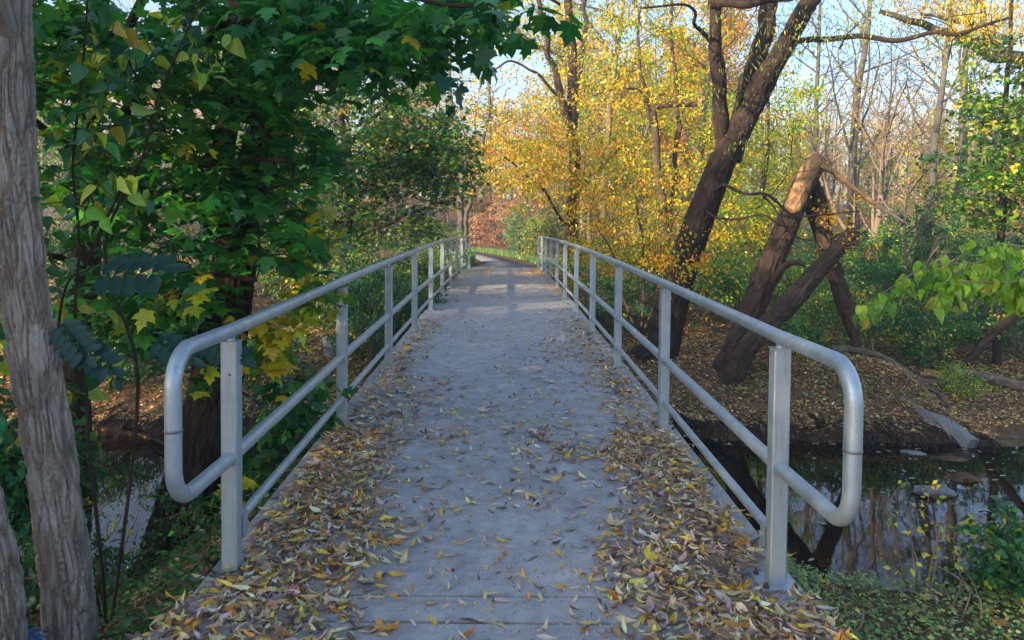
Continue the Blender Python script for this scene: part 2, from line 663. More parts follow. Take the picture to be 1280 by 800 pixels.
def curve(pts, n=14, wob=0.0, rng=None):
    """Smooth line (Catmull-Rom) through control points."""
    p = np.asarray(pts, float)
    if len(p) == 2:
        q = p[0] + (p[1] - p[0]) * np.linspace(0, 1, n)[:, None]
    else:
        e = np.vstack([2 * p[0] - p[1], p, 2 * p[-1] - p[-2]])
        u = np.linspace(0, len(p) - 1 - 1e-6, n)
        i = u.astype(int)
        t = (u - i)[:, None]
        a, b, c, d = e[i], e[i + 1], e[i + 2], e[i + 3]
        q = .5 * (2 * b + (c - a) * t + (2 * a - 5 * b + 4 * c - d) * t ** 2 + (3 * b - a - 3 * c + d) * t ** 3)
    if wob and rng is not None:
        k = np.sin(np.linspace(0, np.pi, n))[:, None]
        ph = rng.random(3) * 10
        s = np.linspace(0, 1, n)[:, None] * np.linalg.norm(p[-1] - p[0]) * 2.2
        q = q + wob * k * np.hstack([vnoise(np.hstack([s + ph[j], s * 0 + j, s * 0]), 3 + j)[:, None] for j in range(3)])
    return q


def limb(mb, pts, r0, r1, sides=10, n=14, wob=.05, rng=None, disp=0., seed=0, pw=1.0, flare=0.0):
    q = curve(pts, n, wob, rng)
    t = np.linspace(0, 1, n)
    r = r0 + (r1 - r0) * t ** pw
    if flare:
        r = r * (1 + flare * np.exp(-t * 9))
    mb.tube(q, r, sides, disp=disp, seed=seed)
    return q, r


def sprays(rng, mb, skel, centers, r_tip=.004, r_max=.03, sag=.12, sides=4, n=7, up=.25):
    """Branch out from a skeleton to every spray centre: each twig leaves the nearest wood that lies below or inside."""
    nodes = [np.asarray(s, float) for s in skel]
    P0 = np.vstack(nodes)
    order = np.argsort([np.min(np.sum((P0 - c) ** 2, 1)) for c in centers])
    nodes_all = P0
    outs = np.zeros((len(centers), 3))
    for k in order:
        c = centers[k]
        d = nodes_all - c
        dist = np.linalg.norm(d, axis=1)
        cost = dist * (1 + .6 * np.clip(d[:, 2] / np.maximum(dist, 1e-6), -.2, 1))
        i = int(np.argmin(cost))
        s = nodes_all[i]
        L = dist[i]
        mid = (s + c) / 2 + np.array([0, 0, up * L * .4]) + rng.normal(0, .07 * L + 1e-4, 3)
        q = curve([s, mid, c], n, .08 * L, rng)
        q[:, 2] -= sag * L * np.linspace(0, 1, n) ** 2 * .3
        rb = min(r_max, r_tip + .011 * L)
        mb.tube(q, rb + (r_tip - rb) * np.linspace(0, 1, n), sides, cap=False)
        nodes_all = np.vstack([nodes_all, q[2:]])
        outs[k] = nrm(q[-1] - q[-3])
    return outs


def region(rng, ells):
    """Points spread through ellipsoids given as (photo x, y, half width, half height, depth from, depth to, count)."""
    out = []
    for (cx, cy_, rx, ry, d0, d1, n) in ells:
        r = np.sqrt(rng.random(n))
        a = rng.random(n) * 2 * np.pi
        d = rng.uniform(d0, d1, n)
        for i in range(n):
            out.append(P(cx + rx * r[i] * math.cos(a[i]), cy_ + ry * r[i] * math.sin(a[i]), d[i]))
    return np.array(out)


def grow(rng, B, T, p, d, L, r, lev, S):
    n = max(3, int(L / S['seg'][lev]))
    pts = [np.asarray(p, float)]
    d = nrm(d)
    for i in range(n):
        d = nrm(d + rng.normal(0, S['wander'][lev], 3) + np.array([0, 0, S['trop'][lev]]))
        pts.append(pts[-1] + d * L / n)
    pts = np.array(pts)
    t = np.linspace(0, 1, n + 1)
    rad = np.maximum(r * (1 - (1 - S['taper']) * t), .006 if lev < 3 else .004)
    B.append((pts, rad, lev))
    if lev >= S['max'] - 1:
        T.extend(pts[max(1, n // 3):])
    if lev < S['max']:
        for k in range(S['n'][lev]):
            tt = S['start'][lev] + (1 - S['start'][lev]) * (k + rng.random()) / S['n'][lev]
            i = min(int(tt * n), n - 1)
            q = pts[i] + (pts[i + 1] - pts[i]) * (tt * n - i)
            dd = nrm(pts[i + 1] - pts[i])
            side = np.cross(dd, nrm(rng.normal(size=3)))
            ang = R(S['ang'][lev]) * rng.uniform(.7, 1.25)
            nd = dd * math.cos(ang) + nrm(side) * math.sin(ang)
            grow(rng, B, T, q, nd, L * S['ratio'][lev] * rng.uniform(.7, 1.2) * (1.15 - .6 * tt), rad[i] * S.get('cr', .62), lev + 1, S)


def grown(rng, mb, p, d, L, r, S, sides=(8, 5, 4, 3, 3)):
    B, T = [], []
    grow(rng, B, T, p, d, L, r, 0, S)
    for pts, rad, lev in B:
        mb.tube(pts, rad, sides[lev], cap=lev == 0)
    return np.array(T), B
# ------------------------------------------------------------------ terrain
WATER_Z = -1.55


def deckz(y):
    y = np.asarray(y, float)
    return np.where((y > 2.9) & (y < 25.2), np.maximum(0.115 * (1 - ((y - 14.05) / 11.1) ** 2), 0), 0.0)


def path_x(y):
    return np.interp(np.asarray(y, float), [25, 26.5, 28, 29.4, 31, 32.5, 35, 38, 42, 46, 60], [.06, .08, .0, -.2, -.45, -.72, -1.25, -2.1, -3.6, -5.4, -13])


def ground(x, y):
    x, y = np.broadcast_arrays(np.asarray(x, float), np.asarray(y, float))
    p = np.stack([x, y, x * 0], -1)
    n1 = fbm(p * .35, 3, 11)
    n2 = fbm(p * 1.7, 3, 23)
    ax = np.abs(x)
    # near bank
    zt = -.33 - .55 * sstep(-1.5, -2.7, x) * sstep(2.2, 4.2, y) - .12 * sstep(1.6, 3.5, x)
    zt = zt + .05 * n2 + .06 * n1
    zt = np.where(ax < 1.75, -.16 + (zt + .16) * sstep(1.30, 1.75, ax), zt)
    yn = np.where(x > 0, 4.32 + .10 * np.sin(x * .9), 5.75 + .25 * np.sin(x * .8)) + .14 * n1
    near = zt + (-2.15 - zt) * sstep(yn - .75, yn + .55, y)
    # far bank
    yf = 10.42 + .22 * np.sin(x * .55 + .6) + .18 * n1 + .26 * n2 + .10 * fbm(p * 4.5, 2, 37)
    top = -1.36 + .14 * fbm(p * 1.1, 2, 43) * sstep(1.2, .2, y - yf) + .62 * sstep(-.1, 2.0, y - yf) + .22 * sstep(2.2, 7.0, y - yf) + .45 * sstep(9, 18, y - yf)
    lip = sstep(-.24, .10, y - yf)
    far = -2.15 + (top + 2.15) * lip
    beach = -1.95 + .42 * sstep(-1.6, .2, y - yf) + .62 * sstep(.2, 4.5, y - yf) + .6 * sstep(4.5, 16, y - yf)
    kb = sstep(6.4, 7.3, x + .35 * n2)
    far = far * (1 - kb) + beach * kb
    far = far + .07 * n2 * sstep(.3, 2, y - yf) + .12 * n1 * sstep(1, 5, y - yf)
    z = np.where(y < 7.6, near, far)
    # raised way on which the path runs on
    k = sstep(23.0, 25.2, y) * sstep(4.2, 1.1, np.abs(x - path_x(y)))
    z = z * (1 - k) + (-.035 + .01 * n2) * k
    z = z + sstep(45, 170, y) * 7.0 + sstep(30, 90, y) * n1 * .6
    return z


def gz(x, y):
    return float(ground(np.array([x]), np.array([y]))[0])


def on_ground(px, d, sink=.12):
    q = P(px, 400, d)
    return np.array([q[0], q[1], gz(q[0], q[1]) - sink])


def axis_grid(lo, hi, a, b, step):
    mid = np.arange(a, b + 1e-6, step)
    up, s, v = [], step, b
    while v < hi:
        s *= 1.22
        v += s
        up.append(v)
    dn, s, v = [], step, a
    while v > lo:
        s *= 1.22
        v -= s
        dn.append(v)
    return np.concatenate([dn[::-1], mid, up])


gx, gy = axis_grid(-420, 420, -13, 14, .14), axis_grid(-200, 520, 1.5, 28, .13)
GX, GY = np.meshgrid(gx, gy)
gm = MB()
gv = np.stack([GX, GY, ground(GX, GY)], -1).reshape(-1, 3)
ii = (np.arange(len(gy) - 1)[:, None] * len(gx) + np.arange(len(gx) - 1)[None]).ravel()
gm.add(gv, quads=np.stack([ii, ii + 1, ii + len(gx) + 1, ii + len(gx)], -1))
tag(gm.build('ground', MATS['floor']), kind='structure')

wm = MB()
wx, wy = np.linspace(-60, 60, 61), np.linspace(3.4, 14.5, 12)
WX, WY = np.meshgrid(wx, wy)
wi = (np.arange(11)[:, None] * 61 + np.arange(60)[None]).ravel()
wm.add(np.stack([WX, WY, WX * 0 + WATER_Z], -1).reshape(-1, 3), quads=np.stack([wi, wi + 1, wi + 62, wi + 61], -1))
tag(wm.build('stream_water', MATS['water']), kind='structure')

# path: concrete approach in front of the bridge, asphalt beyond it
am = MB()
am.box((0, -1.62, -.06), (2.64, 8.77, .12))
tag(am.build('path', MATS['concrete_deck'], smooth=False), kind='structure')
pm = MB()
ys = np.concatenate([np.linspace(25.22, 46, 50)])
pc = path_x(ys)
hw = np.interp(ys, [25, 26.2, 28, 32, 46], [1.32, 1.1, .68, .58, .6])
dv = np.gradient(pc, ys)
L_ = np.stack([pc - hw * np.sqrt(1 + dv ** 2), ys, 0 * ys - .004], -1)
R_ = np.stack([pc + hw * np.sqrt(1 + dv ** 2), ys, 0 * ys - .004], -1)
v = np.vstack([L_, R_, L_ - [0, 0, .1], R_ - [0, 0, .1]])
n = len(ys)
i = np.arange(n - 1)
pm.add(v, quads=np.vstack([np.stack([i, i + n, i + n + 1, i + 1], -1), np.stack([i, i + 1, i + 2 * n + 1, i + 2 * n], -1), np.stack([i + n, i + 3 * n, i + 3 * n + 1, i + n + 1], -1)]))
tag(pm.build('path_beyond_bridge', MATS['asphalt']), kind='structure')

# ------------------------------------------------------------------ footbridge
HW = 1.31
YP = [3.16 + 2.175 * k for k in range(11)]
br = thing('footbridge', (0, 14, 0), 'concrete footbridge with a slightly arched grey deck strewn with leaves', 'footbridge')


def slab(mb, y0, y1, n, hw, th, top=deckz, bev=.018):
    ys = np.linspace(y0, y1, n)
    prof = [(-hw, -th), (-hw, -bev), (-hw + bev, 0), (hw - bev, 0), (hw, -bev), (hw, -th)]
    v = np.array([[x, y, float(top(y)) + z] for y in ys for x, z in prof])
    m = len(prof)
    q = [[i * m + j, (i + 1) * m + j, (i + 1) * m + (j + 1) % m, i * m + (j + 1) % m] for i in range(n - 1) for j in range(m)]
    mb.add(v, quads=q)
    for b in (0, (n - 1) * m):
        mb.add(v[b:b + m], quads=[[0, 1, 4, 5] if b else [5, 4, 1, 0], [1, 2, 3, 4] if b else [4, 3, 2, 1]])


m = MB(); slab(m, 2.985, 25.2, 45, HW, .26)
m.build('deck', MATS['concrete_deck'], br, smooth=False)
m = MB(); slab(m, 2.785, 2.968, 2, HW, .24, lambda y: 0.0, .006)
m.build('end_slab', MATS['concrete_deck'], br, smooth=False)
m = MB(); m.box((0, 2.8765, -.045), (2.58, .24, .03)); m.build('joint_filler', MATS['joint'], br, smooth=False)
for s in (-1, 1):
    m = MB()
    ys = np.linspace(3.4, 24.8, 24)
    for i in range(23):
        m.box((s * .85, (ys[i] + ys[i + 1]) / 2, float(deckz((ys[i] + ys[i + 1]) / 2)) - .26 - .28), (.16, ys[1] - ys[0] - .002, .56))
    m.build('girder', MATS['concrete_old'], br, smooth=False)
for y, hgt in ((3.35, 1.9), (24.9, 1.4)):
    m = MB(); m.box((0, y, -.275 - hgt / 2), (2.5, .55, hgt)); m.build('abutment', MATS['concrete_old'], br, smooth=False)

# ------------------------------------------------------------------ guard rails
def arc(c, a0, a1, r, ux, uz, n=9):
    return [np.asarray(c) + r * (math.cos(a) * np.asarray(ux) + math.sin(a) * np.asarray(uz)) for a in np.linspace(a0, a1, n)]


def ring(mb, c, axis, r, w):
    c, axis = np.asarray(c, float), nrm(np.asarray(axis, float))
    mb.tube([c - axis * w / 2, c - axis * w / 4, c + axis * w / 4, c + axis * w / 2], [r * .9, r, r, r * .9], 20)


def railing(s, label, y_first, y_loop):
    X = s * 1.20
    YP = [y_first] + [3.16 + 2.175 * k for k in range(1, 11)]
    rt = thing('guard_rail', (X, 14, 0), label, 'railing', 'steel guard rails along the bridge')
    PR, ZT, ZM, ZB = .0305, 1.082, .520, .205
    dz = lambda y: float(np.interp(y, YP, deckz(np.array(YP))))
    EY = (0, 1, 0); EZ = (0, 0, 1)
    r = .135
    ya, yb = y_loop, YP[-1] + .22
    zs = .80
    a_z, b_z = dz(YP[0]), dz(YP[-1])
    # top pipe with its bends, down to the weld of the end loops
    pts = [(X, ya, b_z * 0 + a_z + zs)]
    pts += arc((X, ya + r, a_z + ZT - r), math.pi, math.pi / 2, r, EY, EZ)
    for y in YP:
        pts.append((X, y, dz(y) + ZT))
    r2 = .10
    pts += arc((X, yb - r2, b_z + ZT - r2), math.pi / 2, 0, r2, EY, EZ)
    pts.append((X, yb, b_z + zs))
    m = MB(); m.tube(pts, PR, 24)
    top = m.build('top_rail', MATS['steel'], rt)
    pts = [(X, ya, a_z + zs - .002)]
    pts += arc((X, ya + r, a_z + ZM + r), math.pi, 1.5 * math.pi, r, EY, EZ)
    for y in YP:
        pts.append((X, y, dz(y) + ZM))
    pts += arc((X, yb - r2, b_z + ZM + r2), 1.5 * math.pi, 2 * math.pi, r2, EY, EZ)
    pts.append((X, yb, b_z + zs - .002))
    m = MB(); m.tube(pts, PR * .985, 24)
    mid = m.build('mid_rail', MATS['steel'], rt)
    m = MB(); ring(m, (X, ya, a_z + zs - .002), EZ, PR * 1.09, .012)
    m.build('weld_seam', MATS['weld'], mid)
    for y in (YP[0] - .17, YP[0] + .95, YP[2] + .5, YP[4] + .6):
        m = MB(); ring(m, (X, y, dz(y) + ZT), (0, 1, 0.01), PR * 1.05, .010)
        m.build('pipe_joint', MATS['steel'], top)
    m = MB()
    pts = [(X, YP[0] + .03, dz(YP[0]) + ZB)] + [(X, y, dz(y) + ZB) for y in YP[1:-1]] + [(X, YP[-1], dz(YP[-1]) + ZB)]
    m.tube(pts, .0225, 18)
    low = m.build('bottom_rail', MATS['steel'], rt)
    m = MB()
    m.box((X - s * .032, YP[0] + .058, dz(YP[0]) + ZB - .012), (.008, .075, .105))
    m.box((X - s * .038, YP[0] + .075, dz(YP[0]) + ZB - .012), (.018, .012, .016))
    m.build('end_bracket', MATS['steel'], low, smooth=False)
    for k, y in enumerate(YP):
        z0 = dz(y)
        m = MB()
        h, b, t = .036, .006, 1.032
        prof = [(-h + b, -h), (h - b, -h), (h, -h + b), (h, h - b), (h - b, h), (-h + b, h), (-h, h - b), (-h, -h + b)]
        vb = [(X + x, y + yy, z0 + .01) for x, yy in prof] + [(X + x, y + yy, z0 + t) for x, yy in prof]
        m.add(vb, quads=[[i, (i + 1) % 8, 8 + (i + 1) % 8, 8 + i] for i in range(8)] + [[8, 9, 10, 11], [8, 11, 12, 15], [12, 13, 14, 15]])
        ring(m, (X, y, z0 + ZM), EY, .037, .0745 + .010)
        if k > 0:
            ring(m, (X, y, z0 + ZB), EY, .029, .0745 + .010)
        po = m.build('post', MATS['steel'], rt, smooth=False)
        m = MB()
        m.tube([(X, y, z0 + t - .004), (X, y, z0 + t + .014), (X, y, z0 + t + .03)], [.018, .017, .021], 14)
        m.box((X, y, z0 + t + .003), (.078, .078, .005))
        m.build('rail_saddle', MATS['steel'], po, smooth=False)
        m = MB()
        m.box((X, y, float(deckz(y)) + .0065), (.17, .17, .012))
        pl = m.build('base_plate', MATS['steel'], po, smooth=False)
        for bx in (-1, 1) if k < 2 else ():
            for by in (-1, 1):
                m = MB()
                c = np.array([X + bx * .062, y + by * .062, float(deckz(y)) + .012])
                m.tube([c, c + [0, 0, .010]], .013, 6)
                m.tube([c + [0, 0, .010], c + [0, 0, .020]], .007, 8)
                m.build('anchor_bolt', MATS['bolt'], po)
        if s > 0 and k == 5:
            m = MB()
            a = np.linspace(0, 1, 40)
            g = np.stack([X - .002 + .016 * np.sin(a * 13) * (1 - .4 * a), 0 * a + y - .0375, z0 + .99 - .20 * a + .018 * np.cos(a * 17)], -1)
            m.tube(g, .0032, 5)
            m.build('graffiti', MATS['ink'], po)
    return rt


railing(-1, 'grey galvanised steel guard rail along the left side of the bridge deck', 3.16, 2.60)
railing(1, 'grey galvanised steel guard rail with black graffiti, along the stream side with the rocks', 3.10, 2.44)
# ------------------------------------------------------------------ colours of foliage
G_MAPLE = [(5, '#2a6426'), (4, '#377631'), (2, '#225a38'), (1.6, '#4d862c'), (.5, '#8a9a28'), (.25, '#b7a52a')]
G_MAPLE_D = [(5, '#225428'), (3, '#2c6230'), (2, '#265c44'), (.6, '#4d7a2a')]
Y_MAPLE = [(3, '#8c9a26'), (3, '#b9a428'), (2, '#4d7a2a'), (1, '#d0ae2c')]
G_MID = [(5, '#355f22'), (3, '#4a7426'), (2, '#2a5028'), (1.4, '#7d8f2a'), (.5, '#b5a02c')]
Y_TREE = [(4, '#cf9a14'), (3, '#bfa31a'), (2.2, '#8f9c1e'), (1.4, '#5f8420'), (1.7, '#cc7f1c')]
O_TREE = [(4, '#cf8a1a'), (3, '#cfa01a'), (1.5, '#bf701e'), (1.2, '#a08c1c')]
YG_TREE = [(3, '#aeaa1c'), (3, '#7d9a20'), (2, '#4f7c20'), (2, '#cfaa1c')]
SHRUB_G = [(4, '#2f5a30'), (3, '#3c6a34'), (2, '#26503a'), (1, '#55802e'), (.3, '#a8a030')]
SHRUB_YG = [(3, '#5f8a2a'), (3, '#86a02c'), (2, '#3c6a2c'), (1.4, '#b8b030')]
BRIGHT = [(4, '#86a832'), (3, '#74982f'), (2, '#9cae3a'), (1.5, '#5a8030'), (.6, '#a8983a')]
W_LEAF = [(3, '#6a8038'), (3, '#8a8a3a'), (2, '#4c6a34'), (1, '#b59a3a')]

rng = np.random.default_rng(7)


def tree(name, label, cat, base, group=None):
    return thing(name, base, label, cat, group)


# ---- the grey furrowed trunk at the left edge and its neighbour in the corner
def furrowed(label, pts, r0, r1, n, sides, seed):
    t = tree('foreground_tree', label, 'tree', pts[0])
    q = curve(pts, n)
    rr = r0 + (r1 - r0) * np.linspace(0, 1, n) ** .8
    rr = rr * (1 + .35 * np.exp(-np.linspace(0, 1, n) * 40))
    m = MB()
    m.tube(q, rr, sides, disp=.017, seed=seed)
    return t, m, q


t, m, q = furrowed('grey furrowed tree trunk in the near left corner of the photo, leaning slightly outward',
                   [P(92, 850, 3.2) + [.03, 0, -.35], P(84, 740, 3.2), P(68, 600, 3.2), P(42, 440, 3.2), P(18, 240, 3.2), P(12, 60, 3.2), P(6, -200, 3.2), P(-60, -700, 3.2)], .114, .084, 680, 190, 3)
rg = np.random.default_rng(31)
S_up = dict(seg=[.4, .3, .2], wander=[.12, .16, .2], trop=[.05, .02, 0], taper=.3, max=2, n=[6, 6, 0], start=[.25, .2], ang=[50, 45], ratio=[.5, .45])
tips = []
for k in range(9):
    b = q[int(rg.integers(430, 519))]
    tp, _ = grown(rg, m, b, [rg.uniform(-1, .35), rg.uniform(-1, .5), rg.uniform(.2, .7)], rg.uniform(1.8, 3.0), .045, S_up)
    tips.append(tp)
m.build('trunk', MATS['bark_grey'], t)
tips = np.vstack(tips)
tips = tips[tips[:, 2] > 3.6]
m = MB()
foliage(rg, m, tips[rg.choice(len(tips), 130)], .28, 10, .11, MAPLE_LO, G_MAPLE)
m.build('crown', MATS['leaf_green'], t)
t, m, q = furrowed('second grey trunk cut off by the lower left corner, beside the furrowed trunk',
                   [P(10, 860, 2.95) + [0, 0, -.4], P(4, 760, 2.95), P(-18, 640, 2.95), P(-60, 480, 2.95), P(-120, 200, 2.95), P(-260, -300, 2.95)], .088, .062, 380, 130, 9)
m.build('trunk', MATS['bark_grey'], t)

# ---- dark leaning trunk at the stream edge
b0 = on_ground(180, 5.0, .25)
t = tree('leaning_tree', 'thick dark tree trunk leaning at the stream edge behind the left railing loop', 'tree', b0)
m = MB()
q1 = curve([b0, P(196, 760, 5.0), P(232, 640, 5.0), P(262, 520, 5.05), P(282, 400, 5.2), P(302, 280, 5.5), P(338, 150, 5.9), P(392, 20, 6.3), P(430, -180, 6.8), P(450, -500, 7.4)], 620)
tt = np.linspace(0, 1, 620)
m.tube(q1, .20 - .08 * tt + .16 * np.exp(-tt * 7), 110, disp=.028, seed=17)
q2, _ = limb(m, [q1[229], P(285, 330, 5.3), P(290, 180, 5.2), P(300, 20, 5.2), P(280, -300, 5.2)], .10, .06, 24, 60, .05, rng, .016, 19)
limb(m, [q1[310], P(360, 60, 5.9), P(330, -60, 5.6)], .05, .03, 10, 20, .05, rng)
tips = []
for k in range(8):
    tp, _ = grown(rg, m, q1[int(rg.integers(510, 618))], [rg.uniform(-1, .2), rg.uniform(-.6, .8), rg.uniform(.2, .8)], rg.uniform(1.8, 3.0), .05, S_up)
    tips.append(tp)
m.build('trunk', MATS['bark_dark'], t)
tips = np.vstack(tips); tips = tips[tips[:, 2] > 4.2]
m = MB()
foliage(rg, m, tips[rg.choice(len(tips), 90)], .3, 12, .09, WILLOW, W_LEAF, .6)
m.build('crown', MATS['leaf_green'], t)

# ---- the maple whose big leaves fill the left of the photo
b0 = on_ground(86, 6.6)
t = tree('maple_tree', 'broad green maple with large lobed leaves hanging over the left railing', 'tree', b0)
m = MB()
skel = []
q, _ = limb(m, [b0, P(96, 420, 6.6), P(112, 270, 6.5), P(110, 120, 6.4), P(130, -60, 6.3), P(150, -260, 6.2)], .15, .07, 20, 60, .06, rng, .012, 5)
skel.append(q[14:])
for pts, r in (([P(112, 260, 6.5), P(170, 110, 5.6), P(250, 62, 5.0), P(370, 4, 4.4), P(470, -30, 4.0)], .045),
               ([P(470, -30, 4.0), P(560, 6, 3.8), P(640, -8, 3.6), P(700, 6, 3.5)], .014),
               ([P(110, 300, 6.5), P(180, 250, 5.6), P(280, 210, 4.9), P(360, 200, 4.6)], .035),
               ([P(108, 350, 6.5), P(150, 350, 5.4), P(220, 345, 4.8), P(320, 350, 4.5)], .03),
               ([P(104, 400, 6.5), P(190, 395, 5.6), P(280, 380, 5.3), P(360, 420, 5.2)], .03),
               ([P(110, 130, 6.4), P(190, -10, 5.6), P(320, -90, 5.0), P(460, -60, 4.6), P(540, 0, 4.6)], .04),
               ([P(112, 200, 6.4), P(40, 140, 5.6), P(-60, 90, 5.0)], .035), ([P(108, 330, 6.5), P(30, 330, 5.6), P(-50, 350, 5.0)], .03),
               ([P(108, 430, 6.4), P(260, 470, 6.0), P(340, 520, 5.6), P(400, 540, 5.4)], .02)):
    q, _ = limb(m, pts, r, r * .45, 10, 24, .08, rng)
    skel.append(q[4:])
cen = region(rng, [(200, 120, 190, 130, 4.4, 6.4, 90), (200, 270, 150, 110, 4.2, 6.2, 74), (330, 60, 140, 80, 4.2, 6.2, 66), (460, 40, 110, 62, 3.9, 5.6, 58),
                   (555, 20, 70, 36, 3.7, 4.6, 18), (140, 390, 100, 50, 4.4, 6.2, 30), (350, 200, 62, 50, 4.6, 5.6, 22), (110, 60, 100, 70, 3.8, 5.0, 30),
                   (-90, 150, 190, 260, 4.2, 7.0, 44), (360, 290, 40, 50, 4.6, 5.2, 12), (200, -120, 330, 130, 4.0, 6.4, 20), (215, 350, 40, 60, 4.2, 4.8, 12)])
cen = cen[cen[:, 2] > -.6]
outs = sprays(rng, m, skel, cen, .003, .018, .15)
m.build('trunk', MATS['bark_dark'], t)
m = MB()
foliage(rng, m, cen, .31, 12, .125, [MAPLE, MAPLE_B], G_MAPLE, .22, .78, .4, outs)
lo = region(rng, [(345, 540, 46, 40, 4.7, 5.8, 16), (372, 480, 40, 34, 4.8, 5.6, 9), (244, 440, 26, 40, 4.2, 4.6, 4), (318, 600, 24, 34, 4.4, 5.0, 5)])
foliage(rng, m, lo, .24, 12, .12, [MAPLE, MAPLE_B], G_MAPLE_D + [(.8, '#9a9a2a')], .30, .7, .4)
yl = region(rng, [(385, 290, 24, 46, 4.9, 5.5, 13), (385, 365, 30, 36, 4.9, 5.5, 12), (350, 415, 34, 26, 4.8, 5.3, 8), (330, 450, 26, 18, 4.7, 5.2, 4)])
foliage(rng, m, yl, .20, 11, .115, [MAPLE, MAPLE_B], Y_MAPLE, .30, .7, .4)
ov = np.vstack([P(680, 12, 3.5), P(705, 28, 3.45), P(652, 22, 3.6), P(660, 50, 3.5), P(612, 36, 3.7), P(590, 66, 3.7), P(612, 84, 3.7), P(570, 100, 3.9), P(572, 130, 4.1), P(540, 96, 4.0), P(620, 8, 3.6), P(575, 22, 3.8)])
foliage(rng, m, ov, .075, 3, .125, [MAPLE, MAPLE_B], G_MAPLE_D, .5, .5, .5)
m.build('crown', MATS['leaf_green'], t)

# ---- sapling with oval yellowing leaves by the foreground trunk, and the dark feathered leaf
b0 = on_ground(130, 3.5)
t = tree('sapling', 'slender sapling with oval yellow green leaves right beside the furrowed trunk', 'sapling', b0)
m = MB(); sk = []
for pts in ([b0, P(112, 500, 3.55), P(104, 300, 3.5), P(108, 120, 3.5), P(112, -60, 3.5)], [b0, P(170, 480, 3.6), P(130, 300, 3.55), P(215, 120, 3.5), P(258, 5, 3.5), P(280, -80, 3.5)],
            [P(106, 330, 3.5), P(150, 240, 3.5), P(200, 170, 3.5)], [b0, P(60, 500, 3.7), P(40, 380, 3.7)]):
    q, _ = limb(m, pts, .010, .004, 7, 30, .05, rng); sk.append(q)
cen = region(rng, [(140, 60, 40, 60, 3.3, 3.7, 12), (240, 50, 40, 50, 3.3, 3.7, 7), (110, 160, 50, 40, 3.3, 3.7, 10), (110, 240, 60, 40, 3.3, 3.7, 10), (80, 440, 70, 60, 3.4, 3.9, 16), (20, 480, 40, 80, 3.5, 4.0, 12), (20, 300, 40, 120, 3.6, 4.0, 12)])
sprays(rng, m, sk, cen, .002, .006, .1, 4, 5)
m.build('trunk', MATS['bark_dark'], t)
m = MB()
foliage(rng, m, cen, .10, 4, .10, [OVATE, POINTED], [(2, '#9a9a2e'), (2, '#6d862e'), (3, '#2f6034'), (2, '#245040')], .5, .3, jitter=.25)
m.build('crown', MATS['leaf_green'], t)

b0 = on_ground(60, 3.35)
t = tree('feather_leaf_sapling', 'sapling bearing one dark blue green feathered leaf in front of the maple', 'sapling', b0)
m = MB()
limb(m, [b0, P(66, 500, 3.4), P(84, 370, 3.3), P(118, 330, 3.2)], .009, .004, 7, 26, .03, rng)
m.build('trunk', MATS['bark_dark'], t)
m = MB()
cl = compound_leaf(6)
for (px, py, ax, ay) in ((112, 342, .9, .05), (70, 400, .5, -.5), (90, 430, .8, -.4), (190, 420, .6, -.3), (250, 420, .6, -.3)):
    p = P(px, py, 3.2)
    place(m, cl, p[None], np.array([[ax, -.12, ay]]), np.array([[-.2, -.75, .8]]), [.42 if px == 112 else .26], lin('#234a40')[None])
m.build('crown', MATS['leaf_green'], t)

# ---- the small green maple across the stream on the left
b0 = on_ground(436, 15.5)
t = tree('small_maple', 'small spreading dark green maple on the far left bank beside the bridge', 'tree', b0)
m = MB(); sk = []
q, _ = limb(m, [b0, P(434, 330, 15.5), P(437, 240, 15.5), P(430, 120, 15.5), P(436, 0, 15.5), P(440, -120, 15.5)], .12, .05, 14, 50, .08, rng); sk.append(q[10:])
for pts in ([P(435, 260, 15.5), P(490, 200, 15.0), P(560, 170, 14.5)], [P(437, 240, 15.5), P(390, 190, 15.8), P(350, 150, 16)], [P(436, 180, 15.5), P(500, 120, 15.5), P(560, 60, 15.5)],
            [P(435, 300, 15.5), P(500, 270, 14.5), P(570, 250, 14)], [P(435, 280, 15.5), P(380, 270, 15), P(340, 260, 14.5)]):
    q, _ = limb(m, pts, .05, .02, 8, 20, .12, rng); sk.append(q)
cen = region(rng, [(470, 250, 95, 60, 13.5, 17, 130), (450, 170, 110, 60, 13.5, 17, 140), (520, 170, 70, 50, 13.5, 16, 70), (480, 80, 100, 60, 14, 17, 90), (400, 240, 60, 70, 14, 17, 60), (560, 215, 40, 40, 13.5, 15, 30), (430, -40, 150, 70, 14, 18, 70)])
sprays(rng, m, sk, cen, .005, .03, .1)
m.build('trunk', MATS['bark_dark'], t)
m = MB()
foliage(rng, m, cen, .46, 32, .100, MAPLE_LO, [(5, '#2c5420'), (3, '#3c6424'), (2, '#244828'), (1, '#6d8228'), (.3, '#a8962c')], .2, .7, .28)
m.build('crown', MATS['leaf_green'], t)

# ---- pale twin trunks beyond the end of the left railing
b0 = on_ground(577, 28)
t = tree('pale_tree', 'pale twin stemmed tree beyond the far end of the left railing', 'tree', b0)
m = MB()
sk = []
for pts, r in (([b0, P(577, 260, 28), P(574, 200, 28), P(560, 90, 28), P(570, -60, 28)], .16), ([b0, P(582, 290, 28), P(592, 235, 28), P(600, 205, 28), P(612, 120, 28), P(600, 0, 28)], .12)):
    q, _ = limb(m, pts, r, .05, 12, 40, .1, rng); sk.append(q[12:])
limb(m, [P(590, 240, 28), P(612, 212, 27.5), P(632, 196, 27)], .05, .02, 6, 12, .1, rng)
cen = region(rng, [(600, 110, 60, 90, 26, 30, 60), (560, 60, 60, 90, 26, 30, 40)])
sprays(rng, m, sk, cen, .006, .05, .1, 3)
m.build('trunk', MATS['bark_pale'], t)
m = MB()
foliage(rng, m, cen, .6, 16, .10, SMALL, YG_TREE + O_TREE, .2, .4)
